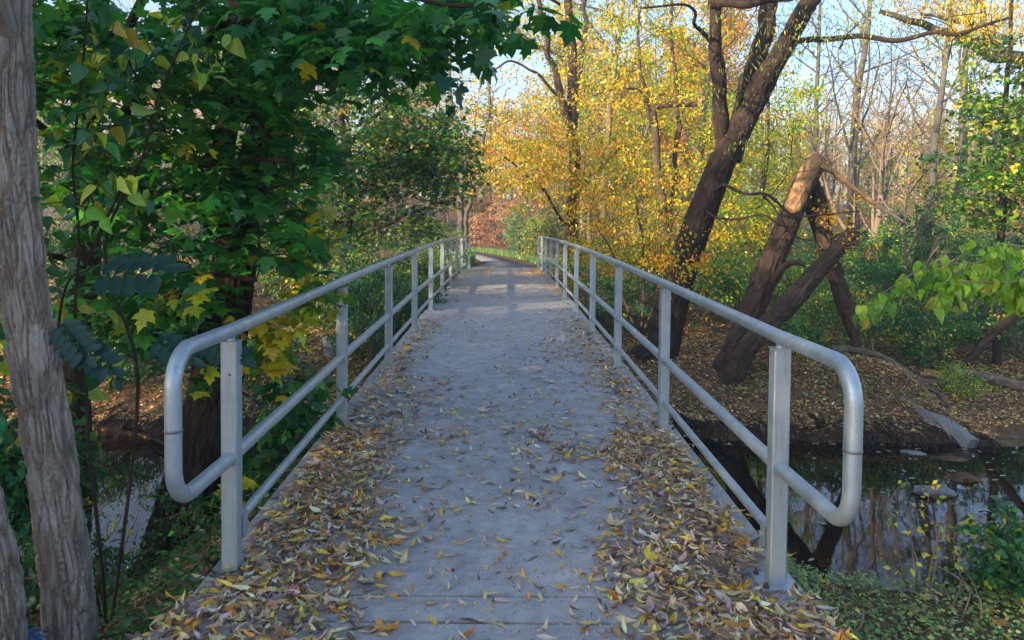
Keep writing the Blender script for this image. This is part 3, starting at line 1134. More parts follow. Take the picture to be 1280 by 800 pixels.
m.build('crown', MATS['leaf_autumn'], t)

# ---- yellow trees on the right of the bridge
b0 = on_ground(716, 22.5)
t = tree('yellow_tree', 'tall yellow orange tree with a dark forked trunk behind the far right railing', 'tree', b0)
m = MB(); sk = []
q, _ = limb(m, [b0, P(715, 290, 22.5), P(718, 220, 22.5), P(716, 150, 22.5), P(714, 60, 22.5), P(708, -40, 22.5), P(716, -260, 22.5)], .25, .09, 18, 60, .05, rng, .02, 8); sk.append(q[8:])
for pts, r in (([P(717, 180, 22.5), P(697, 110, 22.3), P(686, 50, 22.2), P(660, -60, 22)], .14), ([P(716, 130, 22.5), P(728, 50, 22.3), P(738, -10, 22.2), P(760, -150, 22)], .10),
               ([P(716, 290, 22.4), P(690, 262, 21.8), P(676, 232, 21.5), P(630, 196, 21)], .06), ([P(716, 250, 22.4), P(740, 215, 22), P(770, 190, 21.5), P(800, 180, 21)], .05),
               ([P(697, 120, 22.4), P(650, 80, 22), P(610, 90, 21.5)], .05)):
    q, _ = limb(m, pts, r, r * .4, 10, 26, .14, rng); sk.append(q[3:])
cen = region(rng, [(650, 205, 62, 34, 19.5, 23, 95), (720, 215, 75, 50, 19.5, 24, 140), (680, 150, 70, 40, 20, 24, 80), (770, 230, 50, 60, 19, 23, 80), (748, 296, 40, 34, 19.5, 22, 36), (790, 150, 60, 60, 20, 24, 70), (600, 160, 40, 40, 20, 23, 22), (720, 40, 130, 40, 20, 25, 22), (700, -120, 220, 90, 20, 26, 110)])
sprays(rng, m, sk, cen, .005, .03, .1, 3)
m.build('trunk', MATS['bark_dark'], t)
m = MB()
cen = np.vstack([cen, cen + rng.normal(0, .45, cen.shape)])
foliage(rng, m, cen, .27, 21, .112, WILLOW + [SMALL, SMALL], Y_TREE + O_TREE + [(4, '#7d9420'), (2, '#5f8426')], .45, .3, .6)
m.build('crown', MATS['leaf_autumn'], t)

b0 = on_ground(832, 17.0)
t = tree('yellow_tree', 'slim yellow tree with a snapped horizontal limb left of the big dark willow', 'tree', b0)
m = MB(); sk = []
q, _ = limb(m, [b0, P(830, 300, 17), P(824, 220, 17), P(816, 132, 17)], .13, .085, 14, 40, .05, rng); sk.append(q[10:])
q, _ = limb(m, [P(816, 134, 17), P(836, 131, 16.8), P(872, 130, 16.6)], .075, .06, 8, 10, .02, rng)
for pts, r in (([P(830, 300, 17), P(842, 230, 17.3), P(850, 150, 17.5), P(838, 40, 17.5), P(842, -120, 17.5)], .08), ([P(818, 140, 17), P(790, 110, 16.8), P(740, 120, 16.5)], .035), ([P(820, 180, 17), P(800, 60, 17), P(790, -60, 17)], .05),
               ([P(832, 330, 17), P(790, 300, 16.5), P(770, 270, 16)], .03)):
    q, _ = limb(m, pts, r, r * .4, 8, 24, .1, rng); sk.append(q[3:])
cen = region(rng, [(800, 70, 80, 80, 15, 19.5, 120), (850, 240, 60, 60, 15.5, 19, 75), (790, 320, 46, 46, 14.5, 18, 60), (760, 60, 40, 60, 15, 19, 34), (870, 120, 40, 70, 16, 19, 26), (850, 20, 60, 40, 15, 19, 20), (800, -110, 160, 90, 15, 20, 60)])
sprays(rng, m, sk, cen, .005, .03, .1, 3)
m.build('trunk', MATS['bark_brown'], t)
m = MB()
cen = np.vstack([cen, cen + rng.normal(0, .38, cen.shape)])
foliage(rng, m, cen, .24, 16, .10, WILLOW + [SMALL, SMALL], YG_TREE + Y_TREE + O_TREE[:2] + [(4, '#5f8426')], .35, .3, .6)
m.build('crown', MATS['leaf_autumn'], t)

b0 = on_ground(960, 23)
t = tree('yellow_tree', 'bright yellow tree behind the gap between willow and broken trunk', 'tree', b0)
m = MB(); sk = []
q, _ = limb(m, [b0, P(950, 280, 23), P(958, 200, 23), P(960, 110, 23)], .14, .05, 10, 40, .06, rng); sk.append(q[8:])
cen = region(rng, [(945, 210, 72, 76, 20, 24, 150), (930, 290, 50, 46, 19, 22, 66), (980, 130, 46, 46, 21, 24, 40), (880, 150, 40, 60, 20, 24, 40)])
sprays(rng, m, sk, cen, .005, .03, .1, 3)
m.build('trunk', MATS['bark_dark'], t)
m = MB()
cen = np.vstack([cen, cen + rng.normal(0, .5, cen.shape)])
foliage(rng, m, cen, .32, 22, .11, SMALL, YG_TREE + [(2, '#cf9a18'), (4, '#6d9024')], .3, .35, .6)
m.build('crown', MATS['leaf_autumn'], t)

# orange shrubby growth in front of the willow's foot
b0 = on_ground(800, 14.0)
t = tree('autumn_sapling', 'airy sapling with small orange yellow leaves at the foot of the willow', 'sapling', b0)
m = MB(); sk = []
for pts in ([b0, P(802, 330, 14), P(792, 250, 14), P(770, 210, 14)], [b0, P(830, 330, 13.6), P(850, 260, 13.4)], [b0, P(770, 340, 13.8), P(744, 280, 13.8)]):
    q, _ = limb(m, pts, .03, .01, 6, 24, .1, rng); sk.append(q[4:])
cen = region(rng, [(840, 300, 52, 40, 11.6, 14.2, 70), (790, 250, 50, 60, 12.5, 15, 60), (750, 280, 40, 40, 12.5, 15, 36), (860, 340, 40, 30, 11.4, 12.2, 26)])
sprays(rng, m, sk, cen, .003, .012, .1, 3)
m.build('trunk', MATS['bark_brown'], t)
m = MB()
foliage(rng, m, cen, .22, 17, .07, SMALL, O_TREE + Y_TREE, .4, .3, .7)
m.build('crown', MATS['leaf_autumn'], t)

# ---- the big leaning willow
b0 = on_ground(812, 12.6, .2)
t = tree('willow_tree', 'big dark leaning willow with several stems right of the bridge', 'tree', b0)
m = MB(); sk = []
qa = curve([b0, P(826, 440, 12.6), P(848, 350, 12.55), P(876, 270, 12.5), P(905, 196, 12.5)], 260)
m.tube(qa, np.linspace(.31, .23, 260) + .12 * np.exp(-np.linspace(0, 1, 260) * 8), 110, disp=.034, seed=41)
def stem(pts, r0, r1, n=90, seed=1, disp=.02, sides=32, wob=.05):
    q = curve(pts, n, wob, rng)
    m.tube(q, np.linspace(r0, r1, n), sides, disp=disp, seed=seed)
    sk.append(q[10::max(1, n // 60)])
    return q
qm = stem([P(900, 208, 12.5), P(930, 150, 12.45), P(962, 92, 12.4), P(1008, 16, 12.4), P(1060, -70, 12.3), P(1110, -180, 12.2)], .22, .12, 300, 42, .026, 64)
stem([P(905, 205, 12.55), P(903, 150, 12.5), P(896, 70, 12.4), P(892, -10, 12.4), P(880, -160, 12.3)], .150, .075, 240, 43, .018, 48)
stem([P(908, 200, 12.6), P(905, 120, 12.65), P(902, 60, 12.7)], .035, .015, 30, 44, 0, 8, .1)
stem([P(914, 200, 12.9), P(934, 110, 13.1), P(952, 50, 13.3), P(966, -10, 13.4), P(980, -120, 13.5)], .19, .14, 240, 45, .022, 54)
stem([P(916, 195, 12.9), P(958, 110, 13.0), P(1000, 30, 13.0), P(1050, -70, 13)], .12, .08, 60, 46, .015, 20)
stem([P(888, 4, 12.3), P(930, 3, 11.8), P(975, -2, 11.4), P(1030, -14, 11)], .085, .07, 30, 47, .01, 14)
stem([P(888, 240, 12.4), P(915, 232, 11.6), P(955, 246, 11.2), P(985, 264, 11), P(1030, 272, 10.8), P(1075, 264, 10.6)], .034, .010, 40, 48, 0, 8, .16)
stem([P(955, 246, 11.2), P(985, 285, 11), P(1010, 300, 10.9), P(1040, 316, 10.8)], .019, .007, 20, 48, 0, 6, .16)
stem([P(880, 262, 12.4), P(900, 274, 11.5), P(950, 278, 11), P(1000, 283, 10.8)], .022, .008, 20, 49, 0, 6, .16)
stem([P(986, 54, 12.4), P(1040, 46, 12.0), P(1100, 48, 11.6), P(1160, 46, 11.2), P(1210, 38, 10.8), P(1264, 22, 10.4)], .055, .02, 50, 50, .004, 8, .1)
stem([P(893, 60, 12.4), P(870, 30, 12), P(850, 6, 11.6), P(800, 10, 11.2)], .04, .015, 20, 51, 0, 6, .12)
m.tube(qa[:1], .01) if False else None
cen = region(rng, [(950, 40, 100, 40, 11, 14, 50), (940, 130, 60, 60, 11.5, 13.5, 34), (1040, 50, 70, 40, 11, 13, 24), (1160, 30, 110, 26, 10, 12.5, 20), (960, -80, 190, 50, 11, 14.5, 70), (820, 10, 50, 20, 11, 12.5, 10), (1010, 190, 50, 60, 11, 13, 12)])
outs = sprays(rng, m, sk, cen, .003, .014, .2, 3)
m.build('trunk', MATS['bark_dark'], t)
m = MB()
foliage(rng, m, cen, .42, 16, .10, WILLOW, W_LEAF, .95, .2, .8)
m.build('crown', MATS['leaf_green'], t)

# ---- the broken willow
b0 = on_ground(906, 12.0, .2)
t = tree('broken_tree', 'snapped brown tree trunk with a splintered top and fallen pieces leaning on it', 'tree', b0)
m = MB()
q = curve([b0, P(924, 430, 12), P(950, 362, 12), P(978, 296, 12), P(1002, 236, 12), P(1018, 208, 12)], 320)
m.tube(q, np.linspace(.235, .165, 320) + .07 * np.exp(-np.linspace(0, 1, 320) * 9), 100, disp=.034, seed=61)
m.build('trunk', MATS['bark_brown'], t)
# stripped wood near the break, with torn fibres
m = MB()
q = curve([P(986, 274, 11.93), P(1001, 236, 11.92), P(1016, 206, 11.95), P(1026, 200, 11.97)], 90)
m.tube(q, np.interp(np.linspace(0, 1, 90), [0, .1, .8, 1], [.05, .15, .14, .10]), 40, disp=.018, seed=62)
for k in range(13):
    p = q[-1 - int(rng.integers(0, 16))] + rng.normal(0, .07, 3) * [1, .6, .5]
    e = p + np.array([rng.uniform(-.10, .16), rng.normal(0, .05), rng.uniform(.02, .17)])
    m.tube(curve([p - (e - p) * .8, p, e], 5), np.array([.035, .03, .022, .012, .002]) * rng.uniform(.4, 1.1), 4)
m.build('stripped_wood', MATS['bare_wood'], t)
m = MB()
q = curve([P(1022, 205, 11.95), P(1040, 214, 11.9), P(1062, 232, 11.8), P(1090, 252, 11.7), P(1112, 268, 11.65)], 40)
m.tube(q, np.interp(np.linspace(0, 1, 40), [0, .2, .7, 1], [.085, .055, .05, .012]), 14, disp=.016, seed=63)
m.build('splinter', MATS['bare_wood'], t)
m = MB()
m.tube(curve([P(1096, 256, 11.7), P(1115, 268, 11.6), P(1136, 281, 11.5)], 14), np.linspace(.045, .012, 14), 10)
limb(m, [P(1100, 260, 11.7), P(1112, 280, 11.6), P(1118, 290, 11.5)], .018, .006, 6, 10, .05, rng)
m.build('broken_branch', MATS['old_wood'], t)
m = MB()
q = curve([P(1014, 214, 12.15), P(1024, 250, 12.2), P(1030, 300, 12.2), P(1046, 350, 12.15), P(1060, 392, 12.1), P(1072, 432, 12.05)], 200)
m.tube(q, np.interp(np.linspace(0, 1, 200), [0, .3, .75, 1], [.06, .155, .14, .09]), 50, disp=.03, seed=64)
q = curve([P(1004, 250, 12.25), P(1014, 262, 12.3), P(1024, 290, 12.3)], 20)
m.tube(q, np.linspace(.13, .10, 20), 20, disp=.02, seed=65)
m.build('hanging_trunk_piece', MATS['bark_brown'], t)
m = MB()
g2 = on_ground(912, 11.6, .1)
q = curve([g2, P(940, 428, 11.55), P(985, 382, 11.5), P(1030, 330, 11.45), P(1068, 288, 11.4)], 280)
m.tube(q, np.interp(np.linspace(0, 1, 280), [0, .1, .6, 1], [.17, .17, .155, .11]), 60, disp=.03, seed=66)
for k in range(26):
    p = q[-1 - int(rng.integers(0, 36))] + rng.normal(0, .06, 3)
    e = p + np.array([rng.uniform(.0, .32), rng.normal(0, .1), rng.uniform(-.12, .26)])
    m.tube(curve([p, (p + e) / 2 + rng.normal(0, .03, 3), e], 6), np.linspace(.03, .004, 6), 5)
m.build('fallen_trunk_piece', MATS['bark_brown'], t)
m = MB()
limb(m, [P(968, 352, 11.75), P(978, 336, 11.5), P(992, 330, 11.3), P(1008, 332, 11.2)], .07, .03, 10, 16, .03, rng, .008)
m.build('branch_stub', MATS['bark_brown'], t)
m = MB(); 
cen = region(rng, [(1055, 268, 30, 24, 11, 12.2, 16), (1060, 310, 26, 20, 11, 12, 8)])
foliage(rng, m, cen, .22, 12, .075, SMALL, O_TREE, .4, .3)
m.build('foliage', MATS['leaf_autumn'], t)

# ---- right: green maple sapling, bright leaf branch
b0 = on_ground(1248, 13.5)
t = tree('green_sapling', 'tall thin green maple sapling at the right edge of the photo', 'tree', b0)
m = MB(); sk = []
for pts, r in (([b0, P(1250, 290, 13.5), P(1256, 180, 13.5), P(1262, 60, 13.5), P(1266, -120, 13.5)], .075), ([P(1250, 300, 13.5), P(1262, 220, 13.3), P(1276, 120, 13.2), P(1290, 0, 13)], .05)):
    q, _ = limb(m, pts, r, .025, 10, 46, .06, rng); sk.append(q[10:])
cen = region(rng, [(1240, 200, 56, 90, 12, 15, 120), (1290, 180, 60, 110, 12, 15, 80), (1250, 100, 60, 60, 12, 15, 50), (1210, 250, 40, 30, 12, 14.5, 24), (1340, 100, 60, 200, 12, 15, 60)])
sprays(rng, m, sk, cen, .004, .02, .1)
m.build('trunk', MATS['bark_dark'], t)
m = MB()
foliage(rng, m, cen, .38, 24, .088, MAPLE_LO, G_MID + [(2, '#8c9a2c')], .25, .65, .3)
m.build('crown', MATS['leaf_green'], t)

b0 = np.array([4.6, 5.0, gz(4.6, 5.0) - .1]); b0[:2] = (4.4, 3.6); b0[2] = gz(4.4, 3.6) - .1
t = tree('bright_sapling', 'sapling branch with bright lime green heart leaves reaching in from the right edge', 'sapling', b0)
m = MB(); sk = []
q, _ = limb(m, [b0, b0 + [.02, .05, .9], b0 + [-.05, .15, 1.7], b0 + [0, .2, 2.6]], .03, .012, 8, 30, .03, rng)
for pts in ([q[18], P(1300, 322, 4.0), P(1210, 328, 4.05), P(1130, 348, 4.1), P(1078, 384, 4.1)], [q[17], P(1330, 345, 3.8), P(1270, 350, 3.8), P(1180, 352, 3.9)], [q[20], P(1290, 306, 4.0), P(1240, 312, 4.0)],
            [P(1210, 330, 4.05), P(1185, 352, 3.95), P(1168, 385, 3.9)], [q[15], P(1320, 370, 3.9), P(1262, 362, 3.85)]):
    qq, _ = limb(m, pts, .009, .003, 6, 26, .03, rng); sk.append(qq)
m.build('trunk', MATS['twig_bark'], t)
m = MB()
for j, qq in enumerate(sk):
    seg = qq[4:]
    k = (84, 40, 30, 18, 30)[j]
    i = (len(seg) * (.35 + .649 * rng.random(k)) if j == 0 else len(seg) * rng.random(k) * .999).astype(int)
    pos = seg[i] + rng.normal(0, .018, (k, 3))
    side = np.where(rng.random(k) < .5, -1, 1)
    ax = np.stack([side * .15 - .12, -.15 + rng.normal(0, .35, k), -.85 + rng.normal(0, .22, k)], -1)
    nr = np.stack([rng.normal(0, .8, k) - .3, rng.normal(-.5, .7, k), rng.normal(.8, .3, k)], -1)
    place(m, POINTED, pos + nrm(ax) * .03, ax, nr, .090 * rng.uniform(.45, 1.2, k), palette(rng, k, BRIGHT, .16))
cen = region(rng, [(1220, 335, 50, 26, 3.8, 4.2, 16), (1270, 345, 30, 30, 3.8, 4.2, 12), (1180, 360, 24, 20, 3.8, 4.1, 4)])
foliage(rng, m, cen, .12, 6, .08, POINTED, BRIGHT, .9, .3, jitter=.16)
m.build('crown', MATS['leaf_bright'], t)
# ------------------------------------------------------------------ bare and leafy trees of the wood, middle distance
rw = np.random.default_rng(77)
S_BARE = dict(seg=[.9, .5, .35, .3], wander=[.045, .12, .16, .2], trop=[.05, .07, .04, .02], taper=.25, max=3, n=[18, 7, 5, 0], start=[.26, .2, .2], ang=[50, 44, 42], ratio=[.30, .5, .5], cr=.40)
S_LEAFY = dict(seg=[.9, .5, .35], wander=[.04, .13, .18], trop=[.05, .05, .02], taper=.3, max=2, n=[15, 7, 0], start=[.22, .2], ang=[56, 48], ratio=[.34, .45])
S_FORK = dict(seg=[.6, .5, .35, .3], wander=[.06, .11, .16, .2], trop=[.06, .08, .05, .02], taper=.3, max=3, n=[6, 7, 5, 0], start=[.18, .15, .2], ang=[38, 40, 42], ratio=[.75, .5, .5])


def bare_tree(label, base, h, r, S, bark, leaves=None, group=None, lean=(0, 0), seed=1, keep=1.0, nm='bare_tree'):
    g = np.random.default_rng(seed)
    t = tree(nm, label, 'tree', base, group)
    m = MB()
    tips, B = grown(g, m, base, [lean[0], lean[1], 1], h, r, S)
    m.build('trunk', MATS[bark], t)
    if leaves:
        n, per, size, cols, tm, Rr = leaves
        m = MB()
        c = tips[g.choice(len(tips), min(n, len(tips)), replace=False)]
        foliage(g, m, c, Rr, per, size, tm, cols, .3, .35, .7)
        m.build('crown', MATS['leaf_autumn'], t)
    return t


few = (90, 4, .09, YG_TREE, SMALL, .3)
bare_tree('dark forking bare tree right behind the broken trunk', on_ground(1082, 19.5), 5.2, .13, S_FORK, 'twig_bark', few, None, (.02, 0), 101)
bare_tree('tall straight grey tree with thin bare twigs above the splintered trunk', on_ground(1064, 26), 15, .19, S_BARE, 'bark_pale', few, None, (.02, 0), 102)
bare_tree('straight grey trunk with short horizontal twigs, left of the paired trunks by the green sapling', on_ground(1157, 24), 13, .145, S_BARE, 'bark_pale', (160, 6, .10, G_MID, SMALL, .4), None, (0, 0), 103)
bare_tree('grey trunk leaning slightly, just left of the green maple sapling', on_ground(1186, 25), 15, .19, S_BARE, 'bark_pale', (140, 8, .10, G_MID + Y_TREE, SMALL, .4), None, (.03, 0), 104)
bare_tree('small dark bare tree with a forked top in front of the grey trunks', on_ground(1133, 17), 3.3, .07, S_FORK, 'twig_bark', (60, 6, .10, G_MAPLE_D, MAPLE_LO, .3), None, (0, 0), 105)
bare_tree('thin bare grey tree between the willow and the broken trunk', on_ground(1010, 27), 12, .15, S_BARE, 'bark_pale', (60, 5, .09, O_TREE, SMALL, .4), None, (-.02, 0), 106)
bare_tree('tall slim grey tree behind the yellow tree with the snapped limb', on_ground(862, 27), 14, .17, S_BARE, 'bark_pale', (240, 12, .10, YG_TREE, SMALL, .5), None, (0, 0), 107)
bare_tree('tall slim leafy tree at the far end of the right railing behind the forked trunk', on_ground(748, 29), 13, .18, S_LEAFY, 'twig_bark', (380, 16, .11, YG_TREE, SMALL, .6), None, (0, 0), 108)

# yellow tree whose grey limbs cross the top right corner
b0 = on_ground(1420, 14)
t = tree('yellow_tree', 'yellow tree with grey limbs spreading across the top right corner', 'tree', b0)
m = MB(); sk = []
q, _ = limb(m, [b0, P(1400, 250, 14), P(1360, 120, 14), P(1290, 78, 14), P(1240, 70, 14), P(1190, 44, 14), P(1140, 26, 14), P(1100, 14, 14)], .2, .04, 12, 60, .05, rng); sk.append(q[24:])
for pts, r in (([P(1262, 76, 14), P(1235, 50, 13.8), P(1190, 24, 13.6), P(1150, 18, 13.5)], .06), ([P(1232, 66, 14), P(1226, 20, 14), P(1215, -60, 14)], .07), ([P(1380, 160, 14), P(1380, 40, 13), P(1340, -80, 13)], .1)):
    q, _ = limb(m, pts, r, r * .4, 8, 20, .08, rng); sk.append(q)
cen = region(rng, [(1240, 24, 60, 34, 12.5, 15, 70), (1180, 0, 80, 26, 12.5, 15, 46), (1340, 60, 70, 60, 12, 15, 40), (1180, 60, 60, 20, 13, 15, 12), (1240, -80, 140, 60, 12, 16, 80)])
sprays(rng, m, sk, cen, .003, .02, .1, 3)
m.build('trunk', MATS['bark_pale'], t)
m = MB()
foliage(rng, m, cen, .36, 30, .105, WILLOW, [(4, '#d0a81c'), (2, '#c9922a'), (1.4, '#a8a02c')], .7, .3, .7)
m.build('crown', MATS['leaf_autumn'], t)

# prototypes of the wood behind, copied with their trunks and crowns
PROTO = {}
def proto(kind, h, r, S, bark, leaves, seed):
    t = bare_tree('tree of the wood', np.array([0., 0., 0.]), h, r, S, bark, leaves, None, (rw.normal(0, .02), 0), seed, nm='wood_tree')
    PROTO.setdefault(kind, []).append([t, False])

PINK = [(3, '#b39660'), (2, '#a8804c'), (2, '#c0a058'), (1, '#8a7458')]
for i in range(3):
    proto('bare', (13, 15, 11)[i], (.11, .13, .09)[i], S_BARE, 'bark_pale', (150, 7, .12, PINK + O_TREE, SMALL, .5), 200 + i)
for i in range(2):
    proto('orange', (11, 13)[i], .17, S_LEAFY, 'twig_bark', (420, 26, .15, O_TREE + [(2, '#c07a30')], SMALL, .6), 210 + i)
    proto('yellow', (12, 10)[i], .16, S_LEAFY, 'twig_bark', (420, 26, .15, YG_TREE + Y_TREE, SMALL, .6), 220 + i)
    proto('green', (11, 9)[i], .17, S_LEAFY, 'twig_bark', (420, 18, .16, G_MID + [(2, '#7d9a2c')], SMALL, .75), 230 + i)
KW = dict(bare='pale bare tree', orange='orange leaved tree', yellow='yellow leaved tree', green='green leaved tree')


def area(px):
    return ('in the woods left of the bridge' if px < 520 else 'in the woods beyond the far bridge end' if px < 700 else
            'in the woods behind the yellow trees' if px < 900 else 'in the woods behind the broken trunk' if px < 1120 else 'in the woods behind the green sapling')


def wood(kind, px, d, sc):
    x = P(px, 300, d)[0]
    # keep the lanes open along which the low sun reaches the path's end and the yellow trees
    for tx, y0, y1, far_, pr in ((1.5, 29, 52, 34, .85), (4.5, 17, 27, 30, .5)):
        k = (tx - x) / .8
        if 1 < k < far_ and y0 < d + .6 * k < y1 and rw.random() < pr:
            return
    loc = (x, d, gz(x, d) - .1)
    lab = '%s, one of several standing %s' % (KW[kind], area(px))
    grp = KW[kind] + 's ' + area(px)
    e = PROTO[kind][int(rw.integers(0, len(PROTO[kind])))]
    if not e[1]:
        t = e[0]
        t.location = loc
        t.rotation_euler = (0, 0, rw.uniform(0, 6.28))
        t.scale = (sc,) * 3
        t['label'], t['group'] = lab, grp
        e[1] = True
    else:
        dup(e[0], loc, rw.uniform(0, 6.28), sc, lab, grp)


def wood_home(e):
    x, d = -26.0 - rw.uniform(0, 8), 60.0
    e[0].location = (x, d, gz(x, d) - .1)
    e[0]['label'] = 'tree standing far back in the woods left of the bridge'
    e[0]['group'] = 'trees far back in the woods left of the bridge'
    e[1] = True


mixes = [(-250, 520, dict(green=4, yellow=3, bare=3, orange=2)), (520, 700, dict(bare=5, orange=4, yellow=1)), (700, 900, dict(yellow=4, bare=3, green=2, orange=2)), (900, 1500, dict(bare=4, orange=3, yellow=3, green=1))]
for lo, hi, mx in mixes:
    ks, ws = list(mx), np.array(list(mx.values()), float)
    cnt = {(-250): 40, 520: 11, 700: 17, 900: 27}[lo]
    for i in range(cnt):
        px = lo + (hi - lo) * (i + rw.random()) / cnt
        d = rw.uniform(31, 62) if hi != 700 else rw.uniform(45, 62)
        x = P(px, 300, d)[0]
        if abs(x - float(path_x(d))) < 2.4:
            d = rw.uniform(44, 62)
        k = ks[int(rw.choice(len(ks), p=ws / ws.sum()))]
        thin = lo in (520, 900)
        wood(k, px, d, rw.uniform(.75, 1.25) if not thin else rw.uniform(.7, 1.05) if k == 'bare' else rw.uniform(.45, .7))
# a dozen more trees close by on the left, and unseen trees added behind the viewer to shade the bridge
for px, d, k in ((-60, 16, 'green'), (60, 20, 'green'), (180, 24, 'yellow'), (250, 19, 'bare'), (300, 27, 'green'), (360, 23, 'yellow'), (420, 27, 'bare'), (500, 30, 'orange'), (-200, 12, 'green'), (-330, 14, 'green'), (330, 34, 'orange'), (120, 32, 'orange')):
    wood(k, px, d, rw.uniform(.7, .95))
for e in sum(PROTO.values(), []):
    if not e[1]:
        wood_home(e)
from collections import Counter
cnt = Counter(o['group'] for o in col.objects if o.name.startswith('wood_tree') and o.get('group'))
for o in col.objects:
    if o.name.startswith('wood_tree') and cnt.get(o.get('group')) == 1:
        o['label'] = o['label'].replace('one of several standing', 'the only one')
i = 0
for x, y, s in ((-8, -1.5, .8), (-12, -5, 1), (-9, 1.6, .7), (-16, -8, 1), (-14, -1, .9), (-20, -4, 1.1), (-18, -12, 1), (-6.5, -4.5, .8), (-24, -14, 1.1), (-11, 4.5, .75), (-23, -9, 1.0), (-15, 3.2, .9)):
    dup(PROTO['green'][i % 2][0], (x, y, gz(x, y) - .1), i * 1.3, s, 'unseen leafy green tree behind the viewer, added to shade the bridge', 'unseen trees added for shade left of the approach path')
    i += 1

# the far wood, one mass of trunks, twigs and leaves
m, ml = MB(), MB()
for i in range(430):
    px = rw.uniform(-500, 1800)
    d = rw.uniform(60, 125)
    x = P(px, 300, d)[0]
    b = np.array([x, d, gz(x, d) - .2])
    h = rw.uniform(8, 14)
    p = b + np.array([0, 0, 1]) * np.linspace(0, h, 6)[:, None] + np.cumsum(rw.normal(0, .15, (6, 3)), 0) * [1, 1, 0]
    m.tube(p, np.linspace(.18, .05, 6), 4, cap=False)
    tw = []
    for k in range(34):
        s = p[int(rw.integers(1, 6))]
        e = s + nrm(rw.normal(0, 1, 3) + [0, 0, .7]) * rw.uniform(1.0, 3.4)
        m.tube(np.array([s, (s + e) / 2 + rw.normal(0, .15, 3), e]), [.05, .035, .015], 3, cap=False)
        tw.append(e)
    tw = np.array(tw)
    cols = [O_TREE, Y_TREE, PINK, PINK, YG_TREE, O_TREE][int(rw.integers(0, 6))]
    foliage(rw, ml, tw, 1.0, 20, .27, SMALL, cols + PINK, .2, .3, .7)
far = m.build('distant_woods', MATS['bark_pale'])
tag(far, kind='stuff')
tag(ml.build('distant_foliage', MATS['leaf_autumn']), kind='stuff')

# ------------------------------------------------------------------ shrubs
def shrub(label, px, d, w, h, n, size, cols, tm=SMALL, per=14, hang=.3, mat='leaf_green', nm='shrub', xy=None, low=.15, R0=.24, group=None, stems=7, fill=True):
    b = on_ground(px, d, .05) if xy is None else np.array([xy[0], xy[1], gz(*xy) - .05])
    t = thing(nm, b, label, 'shrub', group)
    m = MB(); sk = []
    for k in range(stems):
        a = rw.uniform(0, 6.28)
        e = b + np.array([math.cos(a) * w * .33, math.sin(a) * w * .33, h * rw.uniform(.55, .9)])
        q, _ = limb(m, [b + [math.cos(a) * .04, math.sin(a) * .04, 0], (b + e) / 2 + [0, 0, .1 * h], e], .0025 + .008 * h, .0025, 5, 12, .1, rw)
        sk.append(q[2:])
    per = per if not fill else min(34, max(per, int(3.4 * w * h / (n * size * size * .34))))
    u = nrm(rw.normal(size=(n, 3))) * rw.random((n, 1)) ** .42
    cen = b + u * [w / 2, w / 2, h / 2] + [0, 0, h * (.5 + low * .3)]
    cen += .18 * w * np.stack([vnoise(cen * 1.3, 5), vnoise(cen * 1.3, 6), vnoise(cen * 1.3, 7)], -1)
    g = ground(cen[:, 0], cen[:, 1])
    cen = cen[cen[:, 2] > g + .06]
    sprays(rw, m, sk, cen, .002, .009, .1, 3, 5)
    m.build('stems', MATS['twig_bark'], t)
    m = MB()
    foliage(rw, m, cen, R0 * (.6 + .5 * rw.random(len(cen))), per, size, tm, cols, hang, .5, .6)
    m.build('foliage', MATS[mat], t)
    return t


